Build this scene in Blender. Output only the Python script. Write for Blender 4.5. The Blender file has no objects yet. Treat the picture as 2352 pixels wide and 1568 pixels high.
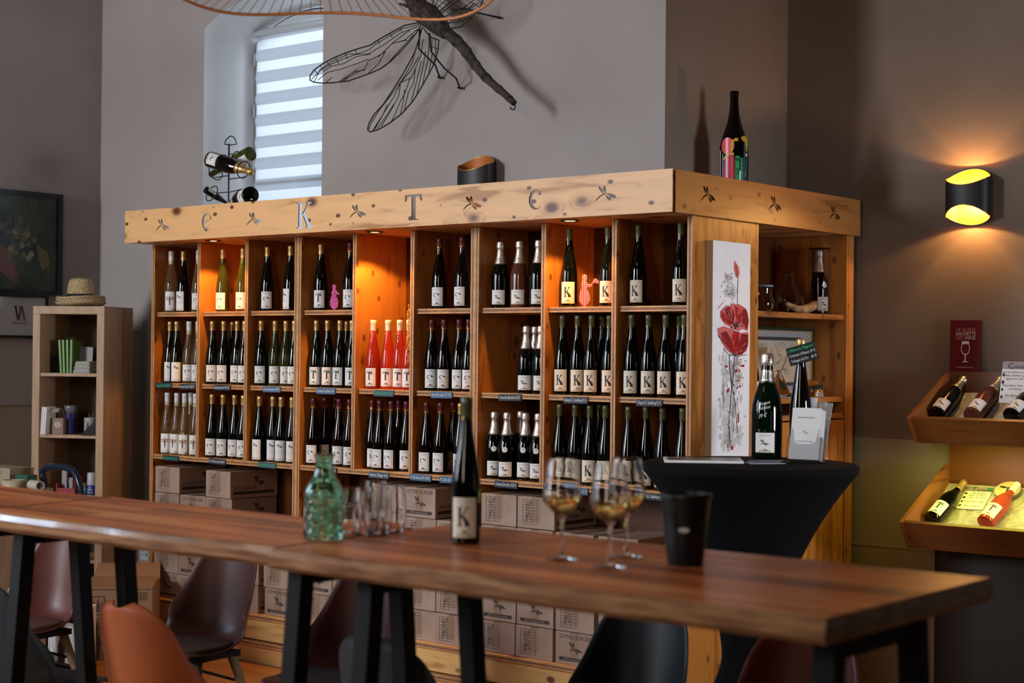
import bpy, bmesh, math, random
from mathutils import Vector, Matrix
from mathutils.geometry import tessellate_polygon, delaunay_2d_cdt
random.seed(7)
PI = math.pi
scene = bpy.context.scene
COL = scene.collection

# ------------------------------------------------------------------ camera
F_PX = 3701.13
PITCH, ROLL, YAW = math.radians(0.415201), math.radians(0.574893), math.radians(39.5897331)
CAM = Vector((3.99828, -5.7, 1.65))
FWD = Vector((-math.sin(YAW) * math.cos(PITCH), math.cos(YAW) * math.cos(PITCH), math.sin(PITCH)))
R0 = Vector((math.cos(YAW), math.sin(YAW), 0)); U0 = R0.cross(FWD)
RT = R0 * math.cos(ROLL) + U0 * math.sin(ROLL)
UP = -R0 * math.sin(ROLL) + U0 * math.cos(ROLL)
cd = bpy.data.cameras.new('camera'); cam = bpy.data.objects.new('camera', cd); COL.objects.link(cam)
cam.matrix_world = Matrix((( RT.x, UP.x, -FWD.x, CAM.x), (RT.y, UP.y, -FWD.y, CAM.y), (RT.z, UP.z, -FWD.z, CAM.z), (0, 0, 0, 1)))
cd.sensor_width = 36; cd.lens = F_PX / 2352 * 36; cd.clip_start = 0.05
cd.dof.use_dof = True; cd.dof.focus_distance = 7.6; cd.dof.aperture_fstop = 2.7
scene.camera = cam
# ------------------------------------------------------------------ world, lights, exposure
scene.view_settings.view_transform = 'Standard'; scene.view_settings.look = 'None'
scene.view_settings.gamma = 1; scene.view_settings.use_curve_mapping = False
scene.view_settings.exposure = -0.36
w = bpy.data.worlds.new('world'); scene.world = w; w.use_nodes = True
bg = w.node_tree.nodes['Background']; bg.inputs[0].default_value = (.62, .76, 1, 1); bg.inputs[1].default_value = 1.0

def area(name, loc, to, sx, sy, power, color, spread=180):
    l = bpy.data.lights.new(name, 'AREA'); l.shape = 'RECTANGLE'; l.size = sx; l.size_y = sy
    l.energy = power; l.color = color; l.spread = math.radians(spread)
    o = bpy.data.objects.new(name, l); COL.objects.link(o); o.location = loc
    d = (Vector(to) - Vector(loc)).normalized()
    o.rotation_euler = d.to_track_quat('-Z', 'Y').to_euler()
    return o
DAY = (.80, .90, 1.0)
# daylight through the tall windows of the wall behind the camera, and of the left wall
area('window_or_fill_light', (-3.65, -8.1, 3.0), (-1.8, 0, 2.0), 1.2, 2.6, 225, (.93, .95, 1.0), 100)
area('window_or_fill_light', (2.6, -8.1, 3.1), (-.3, 0, 1.9), 1.0, 2.6, 30, (1.0, .86, .72), 80)
area('window_or_fill_light', (-4.30, -4.2, 2.3), (-.6, -3.0, 1.15), 1.1, 2.4, 60, (.58, .76, 1.0), 100)
area('window_or_fill_light', (6.50, .2, 1.75), (.26, .2, 1.5), 1.2, 1.5, 24, (.90, .92, 1.0), 50)  # added unseen fill lamp that brightens the poppy painting from the right
# sky outside the arched window, behind its blind
area('window_or_fill_light', (-2.95, 1.60, 3.15), (-2.95, .8, 3.0), 1.3, 2.0, 30, (.80, .90, 1.0))

def atY(u, v, Y):
    d = FWD + RT * ((u - 1176) / F_PX) + UP * ((784 - v) / F_PX); return CAM + d * ((Y - CAM.y) / d.y)
def atX(u, v, X):
    d = FWD + RT * ((u - 1176) / F_PX) + UP * ((784 - v) / F_PX); return CAM + d * ((X - CAM.x) / d.x)
def atZ(u, v, Z):
    d = FWD + RT * ((u - 1176) / F_PX) + UP * ((784 - v) / F_PX); return CAM + d * ((Z - CAM.z) / d.z)
def atD(u, v, D):
    return CAM + (FWD + RT * ((u - 1176) / F_PX) + UP * ((784 - v) / F_PX)) * D

# ------------------------------------------------------------------ materials
def mat(name, color, rough=.5, metal=0, spec=.5, coat=0, trans=0, ior=1.45, emit=None, estr=0, sheen=0):
    m = bpy.data.materials.new(name); m.use_nodes = True
    b = m.node_tree.nodes['Principled BSDF']
    b.inputs['Base Color'].default_value = (*color, 1); b.inputs['Roughness'].default_value = rough
    b.inputs['Metallic'].default_value = metal; b.inputs['Specular IOR Level'].default_value = spec
    b.inputs['Coat Weight'].default_value = coat; b.inputs['Coat Roughness'].default_value = .08
    b.inputs['Transmission Weight'].default_value = trans; b.inputs['IOR'].default_value = ior
    if sheen: b.inputs['Sheen Weight'].default_value = sheen
    if emit: b.inputs['Emission Color'].default_value = (*emit, 1); b.inputs['Emission Strength'].default_value = estr
    return m
def nodes(m): return m.node_tree.nodes, m.node_tree.links, m.node_tree.nodes['Principled BSDF']
def N(ns, t, **k):
    n = ns.new(t)
    for a, v in k.items(): setattr(n, a, v)
    return n
def ramp(ns, stops):
    r = ns.new('ShaderNodeValToRGB'); e = r.color_ramp.elements
    while len(e) < len(stops): e.new(.5)
    for i, (p, c) in enumerate(stops): e[i].position = p; e[i].color = (*c, 1)
    return r
def noise_tint(m, c1, c2, scale=(1, 1, 1), sc=6, detail=4, bump=0, bscale=80, bdist=.002, lo=.35, hi=.65):
    ns, ls, b = nodes(m)
    tc = N(ns, 'ShaderNodeTexCoord'); mp = N(ns, 'ShaderNodeMapping'); mp.inputs['Scale'].default_value = scale
    nz = N(ns, 'ShaderNodeTexNoise'); nz.inputs['Scale'].default_value = sc; nz.inputs['Detail'].default_value = detail
    r = ramp(ns, [(lo, c1), (hi, c2)])
    ls.new(tc.outputs['Object'], mp.inputs[0]); ls.new(mp.outputs[0], nz.inputs['Vector']); ls.new(nz.outputs['Fac'], r.inputs[0]); ls.new(r.outputs[0], b.inputs['Base Color'])
    if bump:
        n2 = N(ns, 'ShaderNodeTexNoise'); n2.inputs['Scale'].default_value = bscale; n2.inputs['Detail'].default_value = 3
        ls.new(tc.outputs['Object'], n2.inputs['Vector'])
        bp = N(ns, 'ShaderNodeBump'); bp.inputs['Strength'].default_value = bump; bp.inputs['Distance'].default_value = bdist
        ls.new(n2.outputs['Fac'], bp.inputs['Height']); ls.new(bp.outputs[0], b.inputs['Normal'])
    return m
def pine(name, axis, light, dark, knot=(.16, .055, .02), kscale=4.5, krad=.17, rough=.38, plank=0):
    """knotty varnished pine, grain along the axis (0 x, 1 y, 2 z)"""
    m = mat(name, light, rough, spec=.4); ns, ls, b = nodes(m)
    tc = N(ns, 'ShaderNodeTexCoord'); mp = N(ns, 'ShaderNodeMapping')
    s = [1, 1, 1]; s[axis] = .12; mp.inputs['Scale'].default_value = s
    ls.new(tc.outputs['Object'], mp.inputs[0])
    # knots: voronoi cells slightly stretched along the grain
    mk = N(ns, 'ShaderNodeMapping'); k = [1, 1, 1]; k[axis] = .62; mk.inputs['Scale'].default_value = k
    ls.new(tc.outputs['Object'], mk.inputs[0])
    vo = N(ns, 'ShaderNodeTexVoronoi'); vo.inputs['Scale'].default_value = kscale; ls.new(mk.outputs[0], vo.inputs['Vector'])
    kr = ramp(ns, [(krad * .45, (1, 1, 1)), (krad, (0, 0, 0))]); ls.new(vo.outputs['Distance'], kr.inputs[0])
    kh = ramp(ns, [(krad * .8, (1, 1, 1)), (krad * 1.7, (0, 0, 0))]); ls.new(vo.outputs['Distance'], kh.inputs[0])
    # grain lines bend round the knots
    ad = N(ns, 'ShaderNodeVectorMath', operation='MULTIPLY_ADD')
    ls.new(kh.outputs[0], ad.inputs[0]); ad.inputs[1].default_value = (.03, .03, .03); ls.new(mp.outputs[0], ad.inputs[2])
    n1 = N(ns, 'ShaderNodeTexNoise'); n1.inputs['Scale'].default_value = 26; n1.inputs['Detail'].default_value = 5; n1.inputs['Distortion'].default_value = .4
    n2 = N(ns, 'ShaderNodeTexNoise'); n2.inputs['Scale'].default_value = 5; n2.inputs['Detail'].default_value = 2
    ls.new(ad.outputs[0], n1.inputs['Vector']); ls.new(mp.outputs[0], n2.inputs['Vector'])
    ml = N(ns, 'ShaderNodeMath', operation='MULTIPLY_ADD'); ls.new(n2.outputs['Fac'], ml.inputs[0]); ml.inputs[1].default_value = .8; ls.new(n1.outputs['Fac'], ml.inputs[2])
    r = ramp(ns, [(.68, dark), (.82, light), (1.0, tuple(min(1, c * 1.1) for c in light))]); ls.new(ml.outputs[0], r.inputs[0])
    v2 = N(ns, 'ShaderNodeTexVoronoi'); v2.inputs['Scale'].default_value = kscale * 2.6; ls.new(mk.outputs[0], v2.inputs['Vector'])
    k2 = ramp(ns, [(.11, (1, 1, 1)), (.17, (0, 0, 0))]); ls.new(v2.outputs['Distance'], k2.inputs[0])
    mk2 = N(ns, 'ShaderNodeMath', operation='MAXIMUM'); ls.new(kr.outputs[0], mk2.inputs[0]); ls.new(k2.outputs[0], mk2.inputs[1])
    # darker, redder ring of wood round each knot
    ha = N(ns, 'ShaderNodeMath', operation='MULTIPLY'); ls.new(kh.outputs[0], ha.inputs[0]); ha.inputs[1].default_value = .22
    m0 = N(ns, 'ShaderNodeMix', data_type='RGBA'); ls.new(ha.outputs[0], m0.inputs[0]); ls.new(r.outputs[0], m0.inputs[6]); m0.inputs[7].default_value = (dark[0] * .75, dark[1] * .6, dark[2] * .55, 1)
    mx = N(ns, 'ShaderNodeMix', data_type='RGBA'); ls.new(mk2.outputs[0], mx.inputs[0]); ls.new(m0.outputs[2], mx.inputs[6]); mx.inputs[7].default_value = (*knot, 1)
    ls.new(mx.outputs[2], b.inputs['Base Color'])
    return m
PINE_L, PINE_D = (.72, .44, .19), (.50, .25, .085)
M = {}
M['pine_x'] = pine('pine_horizontal', 0, (.75, .43, .19), (.46, .21, .068), knot=(.13, .05, .025), kscale=5.5, krad=.17)
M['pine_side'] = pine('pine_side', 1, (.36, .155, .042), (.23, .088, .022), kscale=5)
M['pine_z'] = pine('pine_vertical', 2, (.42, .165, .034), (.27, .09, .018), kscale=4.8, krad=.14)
M['pine_drawer'] = pine('pine_drawer', 0, (.72, .45, .17), (.50, .27, .08), kscale=3, krad=.12)
M['pine_back_shaded'] = pine('pine_back_shaded', 2, (.075, .021, .005), (.045, .012, .0035), kscale=4.2, krad=.13)  # darkened pine: the colour carries the shade at the back of the shelves
M['ply_core'] = noise_tint(mat('plywood_core', (.33, .17, .08), .6), (.17, .070, .028), (.28, .13, .055), (1, 1, 1), 60, 3)
M['ply_skin'] = noise_tint(mat('plywood_skin', (.78, .52, .27), .5), (.46, .23, .08), (.60, .33, .135), (1, 1, 1), 20, 2)
M['wall'] = noise_tint(mat('plaster', (.36, .33, .32), .92, spec=.2), (.315, .282, .272), (.365, .33, .32), (1, 1, 1), 1.3, 5, .35, 140, .0015)
M['dado'] = noise_tint(mat('beige_cladding', (.4, .35, .3), .85, spec=.2), (.31, .27, .225), (.36, .315, .265), (1, 1, 1), 2, 3)
M['reveal'] = noise_tint(mat('plaster_reveal_lit', (.5, .5, .5), .9, spec=.2), (.78, .79, .78), (.84, .84, .83), (1, 1, 1), 1.5, 4, .3, 100, .002)  # lightened well past the wall plaster to stand in for window daylight
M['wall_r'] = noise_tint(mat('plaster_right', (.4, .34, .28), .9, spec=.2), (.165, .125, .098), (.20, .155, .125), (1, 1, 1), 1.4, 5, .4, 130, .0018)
M['ceil'] = mat('ceiling_paint', (.22, .19, .17), .95)
M['rear'] = mat('dark_rear_wall', (.06, .045, .035), .9)
def floor_mat():
    m = mat('floor_planks', (.4, .18, .06), .35); ns, ls, b = nodes(m)
    tc = N(ns, 'ShaderNodeTexCoord'); br = N(ns, 'ShaderNodeTexBrick')
    br.inputs['Scale'].default_value = 1; br.inputs['Brick Width'].default_value = 1.9; br.inputs['Row Height'].default_value = .14
    br.inputs['Mortar Size'].default_value = .0022; br.inputs['Color1'].default_value = (.50, .21, .07, 1); br.inputs['Color2'].default_value = (.38, .15, .045, 1); br.inputs['Mortar'].default_value = (.05, .02, .01, 1)
    mp = N(ns, 'ShaderNodeMapping'); mp.inputs['Scale'].default_value = (1.5, 22, 1); nz = N(ns, 'ShaderNodeTexNoise'); nz.inputs['Scale'].default_value = 2.5; nz.inputs['Detail'].default_value = 5
    ls.new(tc.outputs['Object'], br.inputs['Vector']); ls.new(tc.outputs['Object'], mp.inputs[0]); ls.new(mp.outputs[0], nz.inputs['Vector'])
    mx = N(ns, 'ShaderNodeMix', data_type='RGBA', blend_type='MULTIPLY'); mx.inputs[0].default_value = .7
    r = ramp(ns, [(.3, (.55, .5, .45)), (.7, (1, 1, 1))]); ls.new(nz.outputs['Fac'], r.inputs[0])
    ls.new(br.outputs['Color'], mx.inputs[6]); ls.new(r.outputs[0], mx.inputs[7]); ls.new(mx.outputs[2], b.inputs['Base Color'])
    return m
M['floor'] = floor_mat()
def table_mat():
    m = mat('acacia_tabletop', (.3, .12, .05), .36, spec=.4, coat=.12); ns, ls, b = nodes(m)
    b.inputs['Coat Roughness'].default_value = .22
    tc = N(ns, 'ShaderNodeTexCoord')
    mp = N(ns, 'ShaderNodeMapping'); mp.inputs['Scale'].default_value = (.35, 6.5, 1.5)
    nz = N(ns, 'ShaderNodeTexNoise'); nz.inputs['Scale'].default_value = 1.8; nz.inputs['Detail'].default_value = 6; nz.inputs['Distortion'].default_value = .6
    ls.new(tc.outputs['Object'], mp.inputs[0]); ls.new(mp.outputs[0], nz.inputs['Vector'])
    br = N(ns, 'ShaderNodeTexBrick'); br.inputs['Scale'].default_value = 1; br.inputs['Brick Width'].default_value = 40; br.inputs['Row Height'].default_value = .115; br.inputs['Mortar Size'].default_value = .0
    br.inputs['Color1'].default_value = (1.25, 1.2, 1.15, 1); br.inputs['Color2'].default_value = (.62, .55, .5, 1)
    ls.new(tc.outputs['Object'], br.inputs['Vector'])
    r = ramp(ns, [(.28, (.17, .034, .010)), (.42, (.47, .11, .028)), (.56, (.68, .21, .056)), (.72, (.84, .40, .14))])
    ls.new(nz.outputs['Fac'], r.inputs[0])
    mx = N(ns, 'ShaderNodeMix', data_type='RGBA', blend_type='MULTIPLY'); mx.inputs[0].default_value = 1
    ls.new(r.outputs[0], mx.inputs[6]); ls.new(br.outputs['Color'], mx.inputs[7]); ls.new(mx.outputs[2], b.inputs['Base Color'])
    return m
M['table'] = table_mat()
M['table_edge'] = noise_tint(mat('sapwood_edge', (.4, .24, .13), .34, spec=.5, coat=.3), (.20, .078, .030), (.44, .22, .10), (1.5, 3, 14), 5, 5)
M['black_metal'] = mat('black_powder_coat', (.004, .004, .005), .6, spec=.25)
M['black_gloss'] = mat('black_gloss', (.008, .009, .012), .18)
M['wire'] = mat('black_wire', (.012, .010, .009), .5, metal=.3)
M['glass_dark'] = mat('dark_green_glass', (.0015, .0025, .0018), .04, spec=.5)
M['glass_brown'] = mat('dark_brown_glass', (.003, .0015, .001), .04, spec=.5)
M['glass_green'] = mat('olive_green_glass', (.13, .16, .025), .03, trans=.85, ior=1.36)
M['glass_wine'] = mat('clear_glass_pale_wine', (.95, .78, .42), .02, trans=.95, ior=1.35)
M['glass_rose'] = mat('clear_glass_rose_wine', (1.0, .13, .06), .02, trans=.85, ior=1.35)
M['glass_crem'] = mat('rose_sparkling_glass', (.10, .03, .02), .04, spec=.7)
M['clear'] = mat('clear_glass', (1, 1, 1), 0, trans=1, ior=1.45)
M['clear_thin'] = mat('clear_acrylic', (.97, .98, 1), .02, trans=1, ior=1.3)
M['carafe'] = mat('green_glass_carafe', (.60, 1.0, .87), .03, trans=1, ior=1.42)
M['white_wine'] = mat('white_wine', (1, .80, .30), 0, trans=1, ior=1.33)
M['gold_cap'] = mat('gold_capsule', (.62, .40, .15), .38, metal=.75)
M['white_cap'] = mat('white_capsule', (.72, .74, .76), .4)
M['cream_cap'] = mat('cream_capsule', (.80, .72, .55), .4)
M['red_cap'] = mat('burgundy_capsule', (.10, .012, .022), .35)
M['olive_cap'] = mat('olive_capsule', (.10, .11, .05), .35, metal=.3)
M['silver_foil'] = noise_tint(mat('silver_foil', (.7, .66, .6), .32, metal=.85), (.62, .56, .50), (.82, .78, .74), (1, 1, 1), 50, 3, .6, 160, .003)
M['gold'] = mat('gold_leaf', (.85, .52, .10), .35, metal=.9)
M['label'] = mat('white_label', (.78, .78, .76), .6)
M['label_cream'] = mat('cream_label', (.80, .74, .62), .6)
M['ink'] = mat('black_ink', (.02, .02, .022), .6)
M['ink_grey'] = mat('grey_ink', (.30, .30, .30), .6)
M['ink_red'] = mat('burgundy_ink', (.28, .03, .09), .6)
M['ink_green'] = mat('green_ink', (.03, .25, .09), .6)
M['ink_brown'] = mat('brown_ink', (.30, .12, .05), .6)
M['ink_gold'] = mat('gold_ink', (.50, .30, .06), .5)
M['white'] = mat('white_paper', (.80, .80, .80), .6)
M['card'] = noise_tint(mat('cardboard', (.40, .27, .19), .8, spec=.2), (.34, .24, .185), (.41, .30, .235), (1, 1, 1), 8, 4)
M['card_dark'] = mat('brown_cardboard', (.27, .16, .09), .8, spec=.2)
M['card_ink'] = mat('carton_print', (.05, .035, .03), .7)
M['tape'] = mat('packing_tape', (.32, .22, .15), .18, spec=.6)
M['slate_blue'] = mat('blue_slate', (.05, .13, .24), .6)
M['slate_dark'] = mat('dark_slate', (.012, .022, .040), .6)
M['slate_grey'] = mat('grey_slate', (.05, .085, .12), .6)
M['chalk'] = mat('white_chalk', (.75, .78, .80), .8)
M['chalk_green'] = mat('green_chalk', (.04, .55, .28), .8)
# ------------------------------------------------------------------ mesh builder
def crisp(P, d=.0007):
    """support rings beside the sharp corners of a profile"""
    out = [P[0]]
    for i in range(1, len(P) - 1):
        (a, b), (p, q), (e, f) = P[i - 1], P[i], P[i + 1]; l1, l2 = math.hypot(p - a, q - b), math.hypot(e - p, f - q)
        if l1 < 1e-7 or l2 < 1e-7: out.append(P[i]); continue
        co = ((p - a) * (e - p) + (q - b) * (f - q)) / (l1 * l2)
        if co < .70:
            if l1 > 2.5 * d: out.append((p - (p - a) * d / l1, q - (q - b) * d / l1))
            out.append(P[i])
            if l2 > 2.5 * d: out.append((p + (e - p) * d / l2, q + (f - q) * d / l2))
        else: out.append(P[i])
    return out + [P[-1]]
class MB:
    def __init__(s): s.v = []; s.f = []; s.m = []; s.s = []
    def add(s, verts, faces, m=0, smooth=False):
        o = len(s.v); s.v += [tuple(p) for p in verts]
        for f in faces: s.f.append([o + i for i in f]); s.m.append(m); s.s.append(smooth)
        return s
    def box(s, x0, x1, y0, y1, z0, z1, m=0, T=None):
        p = [Vector((x, y, z)) for z in (z0, z1) for y in (y0, y1) for x in (x0, x1)]
        if T: p = [T @ q for q in p]
        return s.add(p, [(0, 2, 3, 1), (4, 5, 7, 6), (0, 1, 5, 4), (2, 6, 7, 3), (0, 4, 6, 2), (1, 3, 7, 5)], m)
    def lathe(s, prof, n=24, m=0, T=None, c=(0, 0), smooth=True, ry=1.0):
        vs = []; fs = []
        if smooth: prof = crisp(prof)
        for r, z in prof:
            for k in range(n):
                a = 2 * PI * k / n; vs.append(Vector((c[0] + r * math.cos(a), c[1] + r * ry * math.sin(a), z)))
        for i in range(len(prof) - 1):
            for k in range(n): fs.append((i * n + k, i * n + (k + 1) % n, (i + 1) * n + (k + 1) % n, (i + 1) * n + k))
        if prof[0][0] > 1e-6: fs.append(tuple(reversed(range(n))))
        if prof[-1][0] > 1e-6: fs.append(tuple((len(prof) - 1) * n + k for k in range(n)))
        if T: vs = [T @ q for q in vs]
        return s.add(vs, fs, m, smooth)
    def tube(s, pts, r, n=8, m=0, closed=False, T=None):
        pts = [Vector(p) for p in pts]; L = len(pts)
        rs = r if isinstance(r, (list, tuple)) else [r] * L
        vs = []; fs = []; nrm = None
        for i, p in enumerate(pts):
            a = pts[i - 1] if (i > 0 or closed) else pts[i]; b = pts[(i + 1) % L] if (i < L - 1 or closed) else pts[i]
            t = (b - a).normalized()
            if nrm is None:
                nrm = t.cross(Vector((0, 0, 1)))
                if nrm.length < .1: nrm = t.cross(Vector((1, 0, 0)))
            nrm = (nrm - t * nrm.dot(t)).normalized(); bi = t.cross(nrm)
            for k in range(n):
                an = 2 * PI * k / n; vs.append(p + (nrm * math.cos(an) + bi * math.sin(an)) * rs[i])
        for i in range(L if closed else L - 1):
            j = (i + 1) % L
            for k in range(n): fs.append((i * n + k, i * n + (k + 1) % n, j * n + (k + 1) % n, j * n + k))
        if not closed: fs.append(tuple(reversed(range(n)))); fs.append(tuple((L - 1) * n + k for k in range(n)))
        if T: vs = [T @ q for q in vs]
        return s.add(vs, fs, m, True)
    def grid(s, rows, m=0, smooth=True, close=False):
        nr = len(rows); nc = len(rows[0]); vs = [p for r in rows for p in r]; fs = []
        for i in range(nr - 1):
            for j in range(nc - 1 + (1 if close else 0)):
                k = (j + 1) % nc; fs.append((i * nc + j, i * nc + k, (i + 1) * nc + k, (i + 1) * nc + j))
        return s.add(vs, fs, m, smooth)
    def flat(s, loops, fn, m=0, maxw=None):
        """filled 2D polygon (first loop outer, rest holes) mapped through fn(x, y)"""
        pts = [p for lp in loops for p in lp]
        if len(loops) == 1:
            tri = [tuple(t) for t in tessellate_polygon([[Vector((x, y, 0)) for x, y in loops[0]]])]
            return s.tris(pts, tri, fn, m, maxw)
        ed = []; o = 0
        for lp in loops: ed += [(o + i, o + (i + 1) % len(lp)) for i in range(len(lp))]; o += len(lp)
        vv, _, ff = delaunay_2d_cdt([Vector(p) for p in pts], ed, [], 0, 1e-7)[:3]
        def inside(x, y):
            c = False
            for lp in loops:
                for i in range(len(lp)):
                    (x1, y1), (x2, y2) = lp[i], lp[i - 1]
                    if (y1 > y) != (y2 > y) and x < (x2 - x1) * (y - y1) / (y2 - y1) + x1: c = not c
            return c
        tri = []
        for f in ff:
            cx = sum(vv[i].x for i in f) / len(f); cy = sum(vv[i].y for i in f) / len(f)
            if inside(cx, cy):
                for i in range(1, len(f) - 1): tri.append((f[0], f[i], f[i + 1]))
        return s.tris([(v.x, v.y) for v in vv], tri, fn, m, maxw)
    def tris(s, pts, tri, fn, m=0, maxw=None):
        T = []
        st = [tuple(pts[i] for i in t) for t in tri]
        while st:
            t = st.pop()
            if maxw:
                e = [(abs(t[i][0] - t[(i + 1) % 3][0]), i) for i in range(3)]; w_, i = max(e)
                if w_ > maxw:
                    a, b, c = t[i], t[(i + 1) % 3], t[(i + 2) % 3]; q = ((a[0] + b[0]) / 2, (a[1] + b[1]) / 2)
                    st += [(a, q, c), (q, b, c)]; continue
            T.append(t)
        vs = []; fs = []
        for t in T:
            ar = (t[1][0] - t[0][0]) * (t[2][1] - t[0][1]) - (t[2][0] - t[0][0]) * (t[1][1] - t[0][1])
            if ar < 0: t = (t[0], t[2], t[1])
            k = len(vs); vs += [fn(*p) for p in t]; fs.append((k, k + 1, k + 2))
        return s.add(vs, fs, m)
    def prism(s, loops, fn, m=0, mside=None):
        """solid from 2D polygon with holes, fn(x, y, t) with t 0 front .. 1 back"""
        s.flat(loops, lambda x, y: fn(x, y, 0), m)
        k0 = len(s.f); s.flat(loops, lambda x, y: fn(x, y, 1), m)
        for i in range(k0, len(s.f)): s.f[i].reverse()
        for lp in loops:
            vs = [fn(x, y, t) for x, y in lp for t in (0, 1)]; n = len(lp)
            s.add(vs, [(2 * i, 2 * i + 1, (2 * i + 3) % (2 * n), (2 * i + 2) % (2 * n)) for i in range(n)], m if mside is None else mside)
        return s
    def text(s, txt, size, fn, m=0, maxw=None, align='CENTER', shear=0, width=None):
        pts, tri, wd = text_geo(txt, shear)
        k = size; kx = size
        if width: kx = width / max(wd, 1e-6)
        x0 = {'CENTER': -wd / 2, 'LEFT': 0, 'RIGHT': -wd}[align]
        return s.tris([((x + x0) * kx, y * k) for x, y in pts], tri, fn, m, maxw)
    def build(s, name, mats, parent=None, loc=None, rot=None, bevel=0, weld=False):
        me = bpy.data.meshes.new(name); me.from_pydata(s.v, [], s.f)
        for q in (mats if isinstance(mats, (list, tuple)) else [mats]): me.materials.append(M[q] if isinstance(q, str) else q)
        me.polygons.foreach_set('material_index', s.m); me.polygons.foreach_set('use_smooth', s.s); me.update()
        if weld:
            b = bmesh.new(); b.from_mesh(me); bmesh.ops.remove_doubles(b, verts=b.verts, dist=1e-5); bmesh.ops.recalc_face_normals(b, faces=b.faces); b.to_mesh(me); b.free()
        return link(name, me, parent, loc, rot, bevel)
def link(name, me, parent=None, loc=None, rot=None, bevel=0):
    o = bpy.data.objects.new(name, me); COL.objects.link(o)
    if parent: o.parent = parent
    if loc is not None: o.location = loc
    if rot is not None: o.rotation_euler = rot
    if bevel:
        b = o.modifiers.new('bevel', 'BEVEL'); b.width = bevel; b.segments = 2; b.limit_method = 'ANGLE'; b.angle_limit = math.radians(40)
    return o
def fixn(o):
    me = o.data; b = bmesh.new(); b.from_mesh(me); bmesh.ops.remove_doubles(b, verts=b.verts, dist=1e-6); bmesh.ops.recalc_face_normals(b, faces=b.faces); b.to_mesh(me); b.free(); return o
_tg = {}
def text_geo(txt, shear=0):
    key = (txt, shear)
    if key in _tg: return _tg[key]
    cu = bpy.data.curves.new('t', 'FONT'); cu.body = txt; cu.size = 1; cu.shear = shear; cu.resolution_u = 2
    o = bpy.data.objects.new('t', cu); COL.objects.link(o)
    dg = bpy.context.evaluated_depsgraph_get(); dg.update()
    me = bpy.data.meshes.new_from_object(o.evaluated_get(dg))
    pts = [(v.co.x, v.co.y) for v in me.vertices]; tri = []
    for p in me.polygons:
        vv = list(p.vertices)
        for i in range(1, len(vv) - 1): tri.append((vv[0], vv[i], vv[i + 1]))
    wd = max([p[0] for p in pts] or [0])
    bpy.data.objects.remove(o); bpy.data.curves.remove(cu); bpy.data.meshes.remove(me)
    _tg[key] = (pts, tri, wd); return _tg[key]
def thing(name, label, cat, loc=(0, 0, 0), rotz=0, group=None):
    o = bpy.data.objects.new(name, None); COL.objects.link(o); o.empty_display_size = .05
    o.location = loc; o.rotation_euler = (0, 0, rotz); o['label'] = label; o['category'] = cat
    if group: o['group'] = group
    return o
def tag(o, label, cat, group=None):
    o['label'] = label; o['category'] = cat
    if group: o['group'] = group
    return o
def struct(o): o['kind'] = 'structure'; return o

# ------------------------------------------------------------------ 2D glyph outlines
GK = [(0,0),(.42,0),(.42,.035),(.32,.05),(.32,.42),(.38,.50),(.64,.06),(.56,.035),(.56,0),(1.02,0),(1.02,.035),(.88,.06),(.49,.61),(.78,.93),(.92,.965),(.92,1),(.56,1),(.56,.965),(.66,.93),(.32,.54),(.32,.95),(.42,.965),(.42,1),(0,1),(0,.965),(.11,.95),(.11,.05),(0,.035)]
GT = [(.18,0),(.64,0),(.64,.035),(.51,.05),(.51,.92),(.68,.92),(.76,.74),(.83,.74),(.81,1),(.01,1),(-.01,.74),(.06,.74),(.14,.92),(.31,.92),(.31,.05),(.18,.035)]
def arc(cx, cy, rx, ry, a0, a1, n):
    return [(cx + rx * math.cos(math.radians(a0 + (a1 - a0) * i / n)), cy + ry * math.sin(math.radians(a0 + (a1 - a0) * i / n))) for i in range(n + 1)]
GC = arc(.42, .5, .42, .5, 48, 318, 18) + arc(.52, .5, .33, .43, 304, 66, 16) + [(.58, .74), (.64, .70), (.72, .76)]
GE = arc(.42, .5, .42, .5, 14, 318, 20) + arc(.52, .5, .34, .43, 306, 196, 10) + [(.40, .50), (.60, .575), (.58, .62), (.34, .545)] + arc(.51, .5, .33, .42, 172, 60, 8) + [(.70, .80), (.70, .66)]
def petal(ang, L, W, bend=0, n=7, base=.012, pk=.62):
    c, s_ = math.cos(math.radians(ang)), math.sin(math.radians(ang)); up = []; dn = []
    for i in range(n + 1):
        t = i / n; x = L * t
        wd = W * (math.sin(PI * min(1, t / pk) / 2) if t < pk else math.cos(PI / 2 * (t - pk) / (1 - pk)) ** .6 if t < 1 else 0) * .5 + base * (1 - t)
        b = bend * t * t
        up.append((x, b + wd)); dn.append((x, b - wd))
    pl = dn + up[::-1][1:]
    return [(x * c - y * s_, x * s_ + y * c) for x, y in pl]
def dragonfly(fat=1.0):
    """one closed outline: two wings left up, two wings right, curved tail"""
    P = []
    for a, L, W, b in ((-17, 1.0, .17 * fat, 0), (104, .58, .15 * fat, -.03), (140, .80, .15 * fat, -.02), (187, 1.0, .055 * fat, .40), (314, .68, .15 * fat, .02)):
        P += petal(a, L, W, b, base=.035 * fat)
    return P
DRAGON = dragonfly()
def place(gl, x, y, k, kx=None): return [(x + px * (kx or k), y + py * k) for px, py in gl]
# ================================================================== THE ROOM
XL, YB, YS, XP, XR, YF, ZT = -4.39, .40, 1.50, -.154, 6.6, -8.2, 4.7
fl = MB().box(XL - .3, XR + .2, YF - .2, YS + .3, -.1, 0).build('floor', 'floor'); struct(fl)
ce = MB().box(XL - .3, XR + .2, YF - .2, YS + .3, ZT, ZT + .1).build('ceiling', 'ceil'); struct(ce)
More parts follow.
